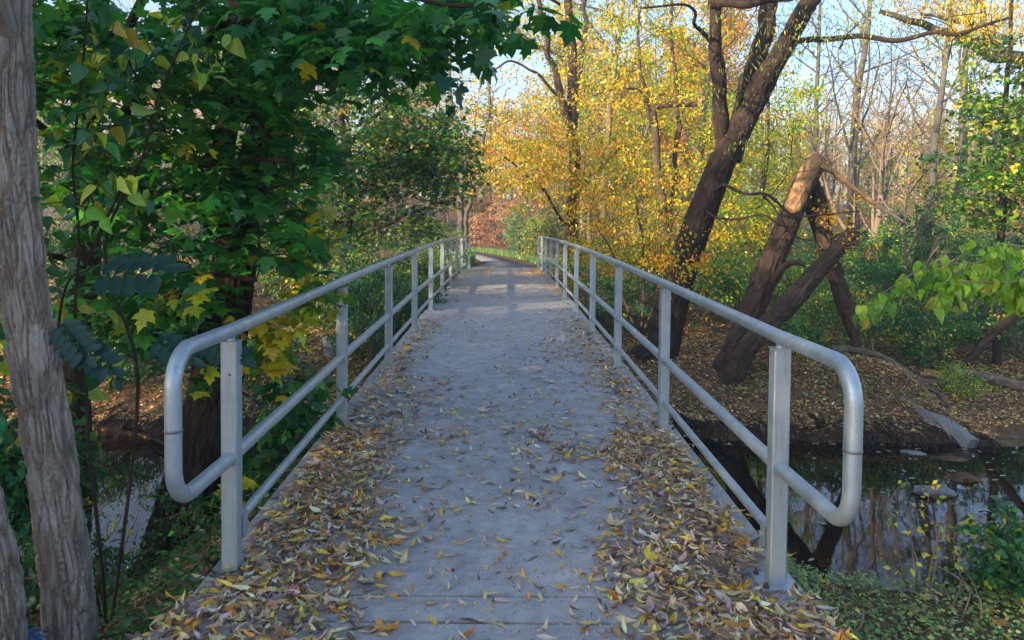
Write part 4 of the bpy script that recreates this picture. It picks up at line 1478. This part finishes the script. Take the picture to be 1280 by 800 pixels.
for a in (
    ('dense blue green shrub in front of the grey trunks, wide and low', 1120, 17.5, 4.4, 2.3, 230, .075, SHRUB_G, OVATE, 16),
    ('green shrub under the green maple sapling', 1235, 16.0, 3.6, 2.4, 200, .075, SHRUB_G, OVATE, 16),
    ('dark green shrub behind the fallen logs with a few yellow leaves', 1175, 14.2, 2.6, 1.5, 150, .06, SHRUB_G + [(.8, '#b8a834')], OVATE, 15),
    ('dark green bush right of the leaning log', 1275, 14.6, 2.4, 1.7, 130, .06, SHRUB_G, OVATE, 15),
    ('thin yellowing shrub directly behind the end of the fallen log', 1085, 13.4, 1.5, 1.35, 60, .05, [(2, '#b8a834'), (2, '#86a02c'), (2, '#3c6a34'), (1, '#c98a2a')], SMALL, 11),
    ('green shrub between the broken trunk and the leaning trunk piece', 1010, 14.6, 2.6, 1.4, 130, .06, SHRUB_G + SHRUB_YG, OVATE, 15),
    ('light green shrub far behind the broken trunk', 1020, 21, 3.6, 2.0, 170, .08, SHRUB_YG + SHRUB_G, SMALL, 16),
    ('green shrub right behind the foot of the willow', 880, 15.5, 2.8, 1.9, 160, .07, SHRUB_G + SHRUB_YG, OVATE, 15),
    ('dark shrub under the right railing left of the willow', 770, 15.0, 2.4, 1.5, 130, .06, SHRUB_G, OVATE, 15),
    ('yellow green shrub behind the right railing near the forked trunk', 740, 19.5, 2.2, 1.9, 120, .07, SHRUB_YG + Y_TREE, SMALL, 15),
    ('pale green shrub in the clearing beyond the hanging trunk piece', 1075, 23, 4.0, 1.9, 170, .085, SHRUB_YG + SHRUB_G, SMALL, 15),
    ('pale green bush in the clearing left of the straight grey trunk', 1140, 28, 4.6, 2.0, 170, .10, SHRUB_YG + SHRUB_G, SMALL, 15),
    ('tall green shrub at the foot of the paired grey trunks', 1215, 22, 4.4, 2.8, 220, .09, SHRUB_G + SHRUB_YG, SMALL, 16),
    ('yellow green shrub behind the slim yellow tree', 850, 20, 3.0, 2.4, 170, .085, SHRUB_YG + Y_TREE, SMALL, 16),
    ('olive yellow shrub behind the bright yellow tree', 930, 25, 4.0, 2.4, 190, .10, SHRUB_YG + Y_TREE, SMALL, 16),
    ('green shrub filling the bank left of the bridge under the small maple', 470, 13.2, 2.3, 1.7, 190, .06, SHRUB_G, OVATE, 16),
    ('dark green shrub beside the left railing halfway along the bridge', 520, 16.5, 1.5, 1.5, 110, .065, SHRUB_G, OVATE, 15),
    ('sunny yellow green shrub under the small maple', 460, 17.5, 3.6, 2.3, 230, .075, SHRUB_YG, SMALL, 16),
    ('yellow green shrub on the left bank beside the dark trunk', 395, 15.0, 2.2, 1.9, 130, .07, SHRUB_YG + SHRUB_G, SMALL, 15),
    ('green shrub beside the left railing before the pale twin trunks', 545, 21, 1.8, 1.9, 130, .075, SHRUB_YG + SHRUB_G, SMALL, 15),
    ('broad green shrub far back on the left bank', 330, 20, 4.6, 2.4, 220, .085, SHRUB_G + SHRUB_YG, SMALL, 15),
    ('dark shrub far back on the left bank behind the furrowed trunk', 170, 19, 4.6, 2.6, 200, .085, SHRUB_G + O_TREE[:1], SMALL, 15),
    ('low green plants on the far left bank just behind the water', 150, 11.6, 1.9, .75, 80, .06, SHRUB_G, OVATE, 12),
    ('low green shrub on the far left bank between the dark trunk and the railing', 330, 11.5, 1.3, .7, 60, .06, SHRUB_G + SHRUB_YG, OVATE, 12),
    ('small dark shrub on the far left bank seen through the railing loop', 245, 12.3, 1.5, .8, 70, .06, SHRUB_G, OVATE, 12),
    ('dark green shrub leaning over the water left of the third railing post', 462, 12.0, 1.7, 1.45, 130, .06, SHRUB_G, OVATE, 16),
    ('low dark green shrub under the left railing by the sunlit boulder', 492, 14.4, 1.5, 1.3, 100, .06, SHRUB_G, OVATE, 16),
    ('high green shrub standing behind the hanging trunk piece', 1100, 19.0, 3.2, 2.5, 200, .08, SHRUB_G + SHRUB_YG, SMALL, 16),
    ('high green shrub left of the green maple sapling', 1180, 18.6, 3.0, 2.6, 200, .08, SHRUB_G + SHRUB_YG, SMALL, 16),
    ('knee high green shrub in front of the broken trunk foot', 985, 13.0, 1.5, .8, 80, .055, SHRUB_G + SHRUB_YG, OVATE, 14),
    ('green shrub crowding behind the long fallen log', 1060, 13.6, 2.0, 1.2, 120, .055, SHRUB_G + SHRUB_YG, OVATE, 14),
    ('green shrub with yellow tips behind the peeled log end', 1130, 13.5, 1.7, 1.1, 100, .055, SHRUB_G + [(1.5, '#a8a030')], OVATE, 14),
    ('low yellow green plants on the bank above the concrete slab', 1200, 12.2, .9, .45, 40, .045, SHRUB_YG, SMALL, 10),
    ('dark green shrub low on the far left bank', 60, 15, 3.8, 2.2, 190, .08, SHRUB_G, OVATE, 15),
    ('grey green round bush beside the asphalt path at the bridge end', 650, 32.2, 1.9, 2.3, 330, .085, [(4, '#4d7448'), (3, '#3c6444'), (1, '#6a8a4a')], SMALL, 20),
    ('olive yellow bush beside the asphalt path, right of the grey green one', 670, 31.2, 1.5, 2.0, 210, .085, [(3, '#7d8a3a'), (2, '#9a923a'), (2, '#5a7040')], SMALL, 18),
    ('dark olive bush right of the olive yellow bush, behind the railing end', 694, 31.5, 2.0, 2.3, 200, .09, [(3, '#5a6a3a'), (2, '#7d8040'), (1, '#3c5238')], SMALL, 16),
    ('red leaved shrub at the bend of the path beyond the bridge', 648, 44, 3.4, 3.6, 170, .13, [(1, '#a85a48'), (3, '#b08c58'), (3, '#8f7a58')], SMALL, 13),
    ('small red and pink shrub left of the bend of the path', 615, 43, 3.6, 2.6, 150, .12, [(2, '#a0604c'), (2, '#b08a5c'), (3, '#8a7058')], SMALL, 13),
    ('orange brown shrub behind the bend of the path', 634, 50, 5.0, 3.6, 170, .15, [(3, '#b08c5c'), (2, '#a07a58'), (2, '#8a7458')], SMALL, 13),
):
    shrub(*a)
shrub('dark green leafy shrub in the lower right corner of the photo', 1282, 3.75, 0.55, .5, 50, .045, SHRUB_G, OVATE, 12, R0=.10)
shrub('small leaved shrub by the stream between the furrowed and the leaning trunk', 128, 5.3, .75, 1.0, 44, .04, [(3, '#3f6a30'), (2, '#6a8034'), (1, '#9a9438')], SMALL, 8, R0=.16, fill=False)
shrub('dark leafy shrub behind the furrowed trunk at the left edge', 15, 4.4, 1.1, 1.5, 90, .07, G_MAPLE_D, OVATE, 11, R0=.2)
shrub('thin shrub with small leaves low on the left stream bank', 214, 5.9, .8, .8, 30, .045, [(3, '#2f5a30'), (1, '#6a8034')], SMALL, 8, R0=.16, fill=False)
shrub('sparse yellowing plant on the near bank in front of the rocks', 1160, 3.78, .40, .62, 20, .042, [(3, '#b0a83a'), (2, '#7d8a34'), (1, '#c9a83a')], SMALL, 4, R0=.08, stems=5, fill=False)
shrub('tiny sparse plant on the near bank left of the lower right shrub', 1205, 3.5, .3, .38, 9, .04, [(3, '#8a9a3a'), (2, '#5f7a34')], SMALL, 5, R0=.07, stems=4, fill=False)

shrub('low leafy plants at the foot of the dark leaning trunk', 250, 4.7, .6, .4, 40, .045, SHRUB_G, OVATE, 8, R0=.12, fill=False)
shrub('leafy dark plant between the furrowed trunk and the stream', 128, 4.3, .6, .55, 44, .05, SHRUB_G, OVATE, 9, R0=.13, fill=False)
# ------------------------------------------------------------------ rocks, slab, logs
def rock(label, c, s, seed, mat='rock', flat=.5, nm='rock'):
    nu, nv = 40, 24
    u, v_ = np.meshgrid(np.arange(nu) / nu * 2 * np.pi, np.linspace(0, np.pi, nv))
    d = np.stack([np.cos(u) * np.sin(v_), np.sin(u) * np.sin(v_), np.cos(v_)], -1)
    r = 1 + .55 * fbm(d * 1.5 + seed, 3, seed) + .16 * fbm(d * 5, 3, seed + 3)
    p = d * r[..., None]
    p = np.sign(p) * np.abs(p) ** np.array([.9, .9, .75])
    p[..., 2] *= flat
    m = MB()
    i = (np.arange(nv - 1)[:, None] * nu + np.arange(nu)[None])
    j = (np.arange(nv - 1)[:, None] * nu + (np.arange(nu)[None] + 1) % nu)
    m.add(p.reshape(-1, 3) * s + np.asarray(c), quads=np.stack([i, i + nu, j + nu, j], -1).reshape(-1, 4))
    o = m.build(nm, MATS[mat], origin=np.asarray(c, float))
    return tag(o, label, 'rock')


def wpt(px, py, dz=0.0):
    """The point of the water surface seen at a photo pixel."""
    v = _CR @ np.array([(px - PRX) / FPX, -(py - PRY) / FPX, -1.0])
    t = (WATER_Z + dz - CAM_Z) / v[2]
    return np.array([0, 0, CAM_Z]) + v * t


rock('flat pale grey rock standing out of the stream', wpt(1165, 616) + [0, 0, .01], np.array([.24, .15, .12]), 3)
rock('low brown mound covered in wet leaves in the stream', wpt(1203, 598) + [0, 0, -.02], np.array([.20, .15, .13]), 5, 'floor', .6, 'leafy_mound')
rock('flat stone barely above the water behind the leafy mound', wpt(1192, 574) + [0, 0, -.03], np.array([.20, .12, .10]), 8, 'floor')
rock('dark boulder on the far left bank below the maple leaves', on_ground(352, 13, -.06), np.array([.36, .3, .4]), 11)
rock('sunlit boulder next to the second post of the left railing', on_ground(424, 12.6, -.08), np.array([.30, .28, .5]), 14)
rock('small rough stone at the water edge under the far right bank', wpt(1142, 566) + [0, 0, -.02], np.array([.16, .10, .10]), 21)

c = np.array([6.55, 10.65, -1.30])
m = MB()
nx, ny = 14, 26
X, Y = np.meshgrid(np.linspace(-.21, .21, nx), np.linspace(-.62, .62, ny))
pp = np.stack([X, Y, X * 0], -1)
Z = .03 * fbm(pp * 3, 3, 4) + .02
edge = .05 * fbm(pp * 4 + 9, 2, 8)
X2, Y2 = X * (1 + edge) + .10 * Y, Y * (1 + edge * .5)
top = np.stack([X2, Y2, Z], -1).reshape(-1, 3)
bot = top - [0, 0, .16]
Rm = np.array(Matrix.Rotation(R(24), 3, 'Z') @ Matrix.Rotation(R(17), 3, 'X') @ Matrix.Rotation(R(12), 3, 'Y'))
i = (np.arange(ny - 1)[:, None] * nx + np.arange(nx - 1)[None]).ravel()
q = np.stack([i, i + 1, i + nx + 1, i + nx], -1)
N = nx * ny
rim = list(range(nx)) + [k * nx + nx - 1 for k in range(1, ny)] + [N - 1 - k for k in range(1, nx)] + [k * nx for k in range(ny - 2, 0, -1)]
sq = [[rim[k], N + rim[k], N + rim[(k + 1) % len(rim)], rim[(k + 1) % len(rim)]] for k in range(len(rim))]
m.add(np.vstack([top, bot]) @ Rm.T + c, quads=np.vstack([q, q[:, ::-1] + N, sq]))
tag(m.build('stone_slab', MATS['concrete_old'], origin=c, smooth=False), 'broken concrete slab sloping down the right bank to the water', 'slab')


def log(label, pts, r0, r1, mat, seed, cat='log', stubs=0):
    q = curve(pts, 60, .04, rng)
    m = MB()
    m.tube(q, np.linspace(r0, r1, 60), 22, disp=.012, seed=seed)
    for k in range(stubs):
        p = q[int(rng.integers(10, 55))]
        e = p + nrm(rng.normal(0, 1, 3) + [0, -.3, .8]) * rng.uniform(.15, .5)
        limb(m, [p, (p + e) / 2 + rng.normal(0, .03, 3), e], r1 * .45, .006, 6, 8, .05, rng)
    return tag(m.build('fallen_log', MATS[mat], origin=q[0]), label, cat)


def G(px, d, dz=0.0):
    x = P(px, 400, d)[0]
    return np.array([x, d, gz(x, d) + dz])


log('long fallen log lying behind the bend of the right railing', [G(1040, 12.9, .06), G(1090, 12.8, .09), G(1150, 12.7, .07), G(1205, 12.6, .05)], .07, .055, 'old_wood', 71, stubs=3)
log('grey fallen log running out at the right edge under the leaning branch', [G(1185, 13.0, .10), G(1230, 12.7, .12), G(1290, 12.3, .10), G(1360, 12.0, .05)], .09, .10, 'old_wood', 72, stubs=2)
log('dead branch leaning from the ground up to the right edge of the photo', [G(1172, 13.2, .05), G(1205, 13.1, .18), P(1240, 418, 12.9), P(1284, 382, 12.6), P(1330, 340, 12.4)], .065, .085, 'bark_brown', 73, 'branch', 5)
log('short peeled log end with pale wood between the two fallen logs', [G(1158, 12.75, .14), G(1176, 12.6, .12)], .075, .06, 'bare_wood', 74)
log('thin weathered pole lying down the bank above the concrete slab', [G(1150, 12.4, .10), G(1172, 11.9, .08), G(1192, 11.4, .10)], .05, .03, 'old_wood', 75, 'branch')
log('crooked dead branch lying across the left stream bank', [G(150, 9.9, .25) * [1, 1, 0] + [0, 0, -1.30], P(178, 540, 10.2), P(215, 556, 9.6), P(250, 562, 9.2)], .04, .015, 'bark_dark', 76, 'branch', 3)
log('thin stick on the ground at the foot of the leaning trunk', [G(150, 4.2, .08), P(172, 748, 4.3), P(205, 700, 4.4)], .025, .012, 'old_wood', 77, 'stick', 2)
log('thin stick lying across the grass by the right post', [G(1020, 3.05, .03), G(1100, 2.98, .03), G(1180, 3.0, .05)], .008, .004, 'old_wood', 78, 'stick', 1)

# ------------------------------------------------------------------ ground cover
def scatter(n, x0, x1, y0, y1, f=None, g=rng):
    x, y = g.uniform(x0, x1, n), g.uniform(y0, y1, n)
    if f is not None:
        k = g.random(n) < f(x, y)
        x, y = x[k], y[k]
    return x, y


def lay(mb, x, y, z, size, tm, cols, tilt=.35, jitter=.2, g=rng):
    n = len(x)
    a = g.uniform(0, 2 * np.pi, n)
    ax = np.stack([np.cos(a), np.sin(a), g.normal(0, tilt * .6, n)], -1)
    nr = np.stack([g.normal(0, tilt, n), g.normal(0, tilt, n), np.ones(n)], -1)
    tm = tm if isinstance(tm, list) else [tm]
    w = g.integers(0, len(tm), n)
    c = palette(g, n, cols, jitter)
    p = np.stack([x, y, z], -1)
    sz = np.broadcast_to(size, (n,)) * g.uniform(.6, 1.25, n)
    for i, t in enumerate(tm):
        k = w == i
        place(mb, t, p[k], ax[k], nr[k], sz[k], c[k])


LITTER = [(4, '#a07c54'), (3, '#bd9664'), (2.5, '#7d5a42'), (2, '#c9a868'), (1.4, '#d0aa48'), (1, '#6a5040'), (1.2, '#b0a08c')]
LIT_SHAPES = [small_leaf(.3), narrow_leaf(.16, 1.0, .5, 3), narrow_leaf(.13, -.8, .5, 3)]
m = MB()
x, y = scatter(46000, -14, 15, 9.9, 19, lambda x, y: .25 + .75 * (fbm(np.stack([x, y, 0 * x], -1) * .7, 2, 3) > -.25))
z = ground(x, y)
k = z > WATER_Z + .05
lay(m, x[k], y[k], z[k] + rng.uniform(.005, .035, k.sum()), .085, LIT_SHAPES, LITTER)
x, y = scatter(60000, -9, 10, 10.1, 14.5)
z = ground(x, y)
k = z > WATER_Z + .05
lay(m, x[k], y[k], z[k] + rng.uniform(.004, .03, k.sum()), .065, LIT_SHAPES, LITTER, .5)
x, y = scatter(9000, -7, 6, 1.5, 6.4, lambda x, y: (np.abs(x) > 1.35) * 1.0)
z = ground(x, y)
k = z > WATER_Z + .05
lay(m, x[k], y[k], z[k] + rng.uniform(.005, .03, k.sum()), .07, LIT_SHAPES, LITTER)
x, y = scatter(16000, -26, 30, 19, 34, lambda x, y: (np.abs(x - path_x(y)) > 1.8) * .9)
lay(m, x, y, ground(x, y) + .02, .13, LIT_SHAPES[0], LITTER)
x, y = scatter(9000, -3.2, -1.33, 2.3, 5.6)
z = ground(x, y)
lay(m, x, y, z + rng.uniform(.004, .03, len(x)), .06, LIT_SHAPES, [(3, '#6a5440'), (3, '#7d6650'), (2, '#8a7a5a'), (1, '#54462f')], .6)
tag(m.build('leaf_litter', MATS['leaf_dry']), kind='stuff')

# low green plants: near right bank, patches of the far bank, verges of the path
m = MB()
GC = [(4, '#66884a'), (3, '#7d9a54'), (2, '#4d7446'), (1.4, '#a8b064'), (.6, '#a08a58')]
x, y = scatter(38000, 1.28, 6.5, 2.3, 5.0, lambda x, y: np.clip(.75 + .9 * fbm(np.stack([x, y, 0 * x], -1) * 2.2, 2, 9), 0, 1) * (x > 1.30 + .1 * np.sin(y * 9)))
z = ground(x, y)
k = z > WATER_Z + .25
lay(m, x[k], y[k], z[k] + rng.uniform(.01, .075, k.sum()), .025, [OVATE, SMALL, SMALL], GC, .6)
x, y = scatter(13000, -7, -1.35, 2.3, 6.2, lambda x, y: np.clip(.6 + .9 * fbm(np.stack([x, y, 0 * x], -1) * 2.2, 2, 19), 0, 1))
z = ground(x, y)
k = z > WATER_Z + .15
lay(m, x[k], y[k], z[k] + rng.uniform(.01, .12, k.sum()), .045, [OVATE, SMALL], [(4, '#2f5a30'), (3, '#3f6a34')], .5)
x, y = scatter(7000, -3.2, -1.33, 2.3, 5.6, lambda x, y: np.clip(.7 + .9 * fbm(np.stack([x, y, 0 * x], -1) * 2.6, 2, 59), 0, 1))
z = ground(x, y)
lay(m, x, y, z + rng.uniform(.01, .10, len(x)), .038, [OVATE, SMALL], [(4, '#33602f'), (3, '#436c38'), (1, '#6d8240')], .6)
x, y = scatter(40000, -13, 14, 10.5, 19, lambda x, y: np.clip(-.16 + 1.7 * fbm(np.stack([x, y, 0 * x], -1) * .55, 3, 29), 0, 1))
z = ground(x, y)
k = z > WATER_Z + .35
lay(m, x[k], y[k], z[k] + rng.uniform(.01, .16, k.sum()), .055, [OVATE, SMALL], [(4, '#4f7434'), (3, '#647f3c'), (2, '#3a5a30'), (1, '#8a9038')], .55)
x, y = scatter(24000, -24, 26, 19, 36, lambda x, y: np.clip(.25 + 1.6 * fbm(np.stack([x, y, 0 * x], -1) * .4, 3, 39), 0, 1) * (np.abs(x - path_x(y)) > 1.6))
lay(m, x, y, ground(x, y) + rng.uniform(.02, .3, len(x)), .10, SMALL, GC + [(3, '#7d9a3c')], .6)
tag(m.build('ground_cover', MATS['leaf_green']), kind='stuff')


def blades(mb, x, y, z, h, cols, w=.006, g=rng, lean=.35):
    n = len(x)
    a = g.uniform(0, 2 * np.pi, n)
    d = np.stack([np.cos(a), np.sin(a), 0 * a], -1)
    s = np.stack([-np.sin(a), np.cos(a), 0 * a], -1)
    hh = (h * g.uniform(.5, 1.2, n))[:, None]
    l = g.uniform(.1, 1, n)[:, None] * lean
    b = np.stack([x, y, z], -1)
    up = np.array([0, 0, 1.])
    v = np.stack([b - s * w, b + s * w, b + up * hh * .6 + d * hh * l * .35 - s * w * .7, b + up * hh * .6 + d * hh * l * .35 + s * w * .7, b + up * hh * (1 - .3 * l) + d * hh * l], 1)
    t = np.array([[0, 1, 3], [0, 3, 2], [2, 3, 4]])
    c = np.repeat(palette(g, n, cols, .2)[:, None], 5, 1).reshape(-1, 3)
    mb.add(v.reshape(-1, 3), tris=(t[None] + (np.arange(n) * 5)[:, None, None]).reshape(-1, 3), c=c)


m = MB()
y = rng.uniform(25.0, 42, 11000)
side = np.where(rng.random(len(y)) < .5, -1, 1)
x = path_x(y) + side * (1.25 + np.abs(rng.normal(0, .7, len(y))))
blades(m, x, y, ground(x, y), .22, [(3, '#5a7d44'), (2, '#74904e'), (1, '#4a6a3c')], .010)
x = rng.uniform(-1.75, -1.15, 1500); y = rng.uniform(25.4, 29, 1500)
x = np.where(y > 26, x, -1.3 - .2 * rng.random(1500))
blades(m, x, y, ground(x, y), .55, [(3, '#4a7040'), (2, '#648a4c')], .012)
x, y = scatter(2600, -7, 9, 10.3, 11.6, lambda x, y: np.clip(.3 + 2 * fbm(np.stack([x, y, 0 * x], -1) * 1.6, 2, 49), 0, 1))
z = ground(x, y)
k = z > WATER_Z + .25
blades(m, x[k], y[k], z[k], .10, [(2, '#6a7d3c'), (3, '#9a8e58'), (2, '#a89868')], .005, lean=1.3)
tag(m.build('grass', MATS['leaf_green']), kind='stuff')

# roots and dry stalks that hang over the cut bank
m = MB()
for k in range(1000):
    x0 = rng.uniform(-7, 7)
    yf = 10.42 + .22 * math.sin(x0 * .55 + .6)
    yf += .18 * rng.normal()
    z0 = gz(x0, yf + .15)
    p0 = np.array([x0, yf + .12, z0 + .01])
    p1 = np.array([x0 + rng.normal(0, .08), yf - .12 - .1 * rng.random(), z0 - .10 * rng.random()])
    p2 = p1 + [rng.normal(0, .08), -.03, -rng.uniform(.12, .32)]
    m.tube(curve([p0, p1, p2], 6), np.linspace(.008, .003, 6) * rng.uniform(.6, 1.6), 4, cap=False)
tag(m.build('bank_roots', MATS['bark_dark']), kind='stuff')

# ------------------------------------------------------------------ leaves on the deck
rl = np.random.default_rng(99)
SHAPES = [narrow_leaf(.095, .3, .4, 5), narrow_leaf(.12, 1.5, 1.0, 5), narrow_leaf(.085, 2.6, 1.6, 6), narrow_leaf(.125, -1.2, -.9, 5), narrow_leaf(.13, .8, .5, 5), narrow_leaf(.11, 3.4, .6, 6), narrow_leaf(.19, 1.0, .5, 5), maple_leaf(True, True, 1.1)]
KINDS = [('yellow', '#d2a848', .16), ('tan', '#cdb48c', .31), ('brown', '#826a58', .19), ('grey', '#b5a39c', .15), ('pale_green', '#b4b088', .05), ('orange', '#cf8c40', .07), ('purple_brown', '#625050', .09)]


def dens(x, y):
    p = np.stack([x, y, 0 * x], -1)
    n = fbm(p * 1.5, 3, 51)
    n2 = fbm(p * 5, 2, 52)
    lw = np.interp(y, [2, 3.2, 4.5, 7, 10, 14, 25], [-.42, -.50, -.62, -.72, -.86, -.98, -1.0])
    rwid = np.interp(y, [2, 3.0, 4.0, 6, 10, 14, 25], [.26, .38, .60, .66, .78, .84, .86])
    left = sstep(-.12, .42, lw - x + .26 * n)
    right = sstep(-.12, .42, x - rwid + .26 * n)
    band = np.maximum(left, right) * sstep(-.5, .35, n2 + .65)
    band = band * np.interp(y, [2, 8, 11, 18, 21, 24, 25], [1, .9, .45, .4, .8, .9, .5])
    mid = .05 + .24 * sstep(.0, .5, n) * sstep(3.2, 4.5, y) * sstep(11, 7, y) + .12 * np.exp(-((x - .35 - .1 * (y - 5)) / .3) ** 2) * sstep(4, 5, y) * sstep(10, 8, y)
    far = .75 * sstep(20.5, 21.5, y) * sstep(24.2, 23.2, y) * (n2 + n > -.2) * (np.abs(x + .0) > .35) + .25 * (n2 > .35) * sstep(14, 16, y) * (x > .3)
    strip = 1 - .93 * sstep(1.17, 1.25, np.abs(x)) * (y > 3.0)
    strip = strip * (1 - .95 * sstep(1.05, 1.10, x) * (y > 2.96) * (y < 3.26))
    return np.clip(np.maximum(np.maximum(band, mid), far) * strip, 0, 1)


X1 = [scatter(20000, -1.32, 1.32, 2.2, 5.2, dens, rl), scatter(13500, -1.29, 1.29, 5.2, 11, dens, rl), scatter(11000, -1.28, 1.28, 11, 25, dens, rl)]
x, y = np.concatenate([a[0] for a in X1]), np.concatenate([a[1] for a in X1])
n = len(x)
dn = dens(x, y)
z = deckz(y) + .006 + rl.random(n) ** 1.3 * (.004 + .030 * dn)
a = rl.uniform(0, 2 * np.pi, n)
ax = np.stack([np.cos(a), np.sin(a), rl.normal(0, .16, n)], -1)
tl = .10 + .40 * dn
nr = np.stack([rl.normal(0, 1, n) * tl, rl.normal(0, 1, n) * tl, np.where(rl.random(n) < .8, 1, -1)], -1)
size = rl.uniform(.032, .104, n) * np.interp(y, [3, 12, 25], [1, 1.0, 1.2])
wk = np.array([k[2] for k in KINDS])
kd = rl.choice(len(KINDS), n, p=wk / wk.sum())
gold = (y > 15) & (rl.random(n) < .7)
kd = np.where(gold, np.where(rl.random(n) < .5, 0, 5), kd)
sh = rl.choice(len(SHAPES), n, p=np.array([3, 3, 3, 3, 3, 2, 2, .35]) / 19.35)
inview = (y > 2.78) & (y < 6) & (dn < 2)
order = np.argsort(np.where(inview, y - 1.2 * (dn < .3) - .2 * z / .03, 99))
single = np.zeros(n, bool)
single[order[:290]] = True
base = np.array([lin(k[1]) for k in KINDS])
cc = np.clip(base[kd] * 1.25 * np.exp(rl.normal(0, .32, (n, 1))) * np.exp(rl.normal(0, .08, (n, 3))), 0, .85)
m = MB()
for i, t in enumerate(SHAPES):
    k = (sh == i) & ~single
    place(m, t, np.stack([x, y, z], -1)[k], ax[k], nr[k], size[k], cc[k])
tag(m.build('fallen_leaves', MATS['leaf_dry']), kind='stuff')
# fine crumbs and bits of twig
m = MB()
xs, ys_ = scatter(5200, -1.28, 1.28, 2.3, 12, None, rl)
lay(m, xs, ys_, deckz(ys_) + .004, .010, TINY, [(3, '#8a7d70'), (3, '#4a3c34'), (2, '#a89a84')], .3, .25, rl)
tag(m.build('leaf_crumbs', MATS['leaf_dry']), kind='stuff')
meshes = {}
LB = {'yellow': 'narrow yellow willow leaf', 'tan': 'narrow tan dry leaf', 'brown': 'curled brown dry leaf', 'grey': 'pale grey dry leaf', 'pale_green': 'narrow pale green leaf', 'orange': 'narrow orange leaf', 'purple_brown': 'dark purple brown curled leaf'}
for i in np.where(single)[0]:
    key = (int(kd[i]), int(sh[i]))
    A = nrm(ax[i]); N_ = nr[i] - A * np.dot(nr[i], A); N_ = nrm(N_); Xv = np.cross(A, N_)
    side = 'left' if x[i] < -.35 else 'right' if x[i] > .3 else 'mid'
    where = {'left': 'in the drift along the left railing', 'right': 'in the drift along the right railing', 'mid': 'out on its bare middle'}[side]
    if key not in meshes:
        mb = MB()
        v, t = SHAPES[key[1]]
        mb.add(v, tris=t, c=base[key[0]] * 1.25)
        o = mb.build('fallen_leaf', MATS['leaf_dry'])
        meshes[key] = o.data
    else:
        o = bpy.data.objects.new('fallen_leaf', meshes[key])
        col.objects.link(o)
    M4 = np.eye(4)
    M4[:3, 0], M4[:3, 1], M4[:3, 2], M4[:3, 3] = Xv * size[i], A * size[i], N_ * size[i], (x[i], y[i], z[i])
    o.matrix_world = Matrix(M4.tolist())
    nm = LB[KINDS[key[0]][0]]
    tag(o, '%s on the near deck %s' % (nm, where), 'leaf', 'single %s leaves %s' % (KINDS[key[0]][0].replace('_', ' '), where))

# pale leaves floating on the stream
fl = None
for i in range(90):
    px, py = rng.uniform(1010, 1275), rng.uniform(556, 700)
    if rng.random() < .5:
        px, py = rng.uniform(1090, 1275), rng.uniform(554, 600)
    if i >= 46:
        px, py = rng.uniform(880, 1190), rng.uniform(549, 557)
    p = wpt(px, py, .006)
    if fl is None:
        mb = MB(); v, t = narrow_leaf(.2, .3, 0, 4)
        mb.add(v * .09, tris=t, c=lin('#b8b09a'))
        fl = mb.build('floating_leaf', MATS['leaf_dry'])
        o = fl
    else:
        o = fl.copy(); col.objects.link(o)
    o.location = p
    o.rotation_euler = (0, 0, rng.uniform(0, 6.28))
    s = rng.uniform(.5, 1.3)
    o.scale = (s, s, s)
    tag(o, 'pale dead leaf floating on the dark stream right of the bridge', 'leaf', 'leaves floating on the stream')

# frayed blue netting and a stone at the foot of the furrowed trunk
rb = np.random.default_rng(5)
k = NT('blue_cord')
blue = k.done(k.pbsdf(lin('#4f7fa8'), .7))
c0 = P(28, 797, 3.02)
m = MB()
for i in range(26):
    p = c0 + rb.normal(0, 1, (5, 3)) * [.05, .03, .012]
    m.tube(curve(p, 14), .0022, 4)
tag(m.build('netting', blue, origin=c0), 'small tangle of frayed blue netting at the foot of the furrowed trunk', 'netting')
# ------------------------------------------------------------------ thin evening haze between the trees
k = NT('haze_air')
pv = k.n('ShaderNodeVolumePrincipled')
pv.inputs['Color'].default_value = (0.86, 0.90, 0.96, 1)
pv.inputs['Density'].default_value = 0.0024
pv.inputs['Anisotropy'].default_value = 0.1
k.l(pv.outputs[0], k.out.inputs['Volume'])
m = MB()
x0, x1, y0, y1 = gx[0] - 2, gx[-1] + 2, gy[0] - 2, gy[-1] + 2
m.box(((x0 + x1) / 2, (y0 + y1) / 2, 15.5), (x1 - x0, y1 - y0, 38))
tag(m.build('haze', k.m, smooth=False), kind='stuff')
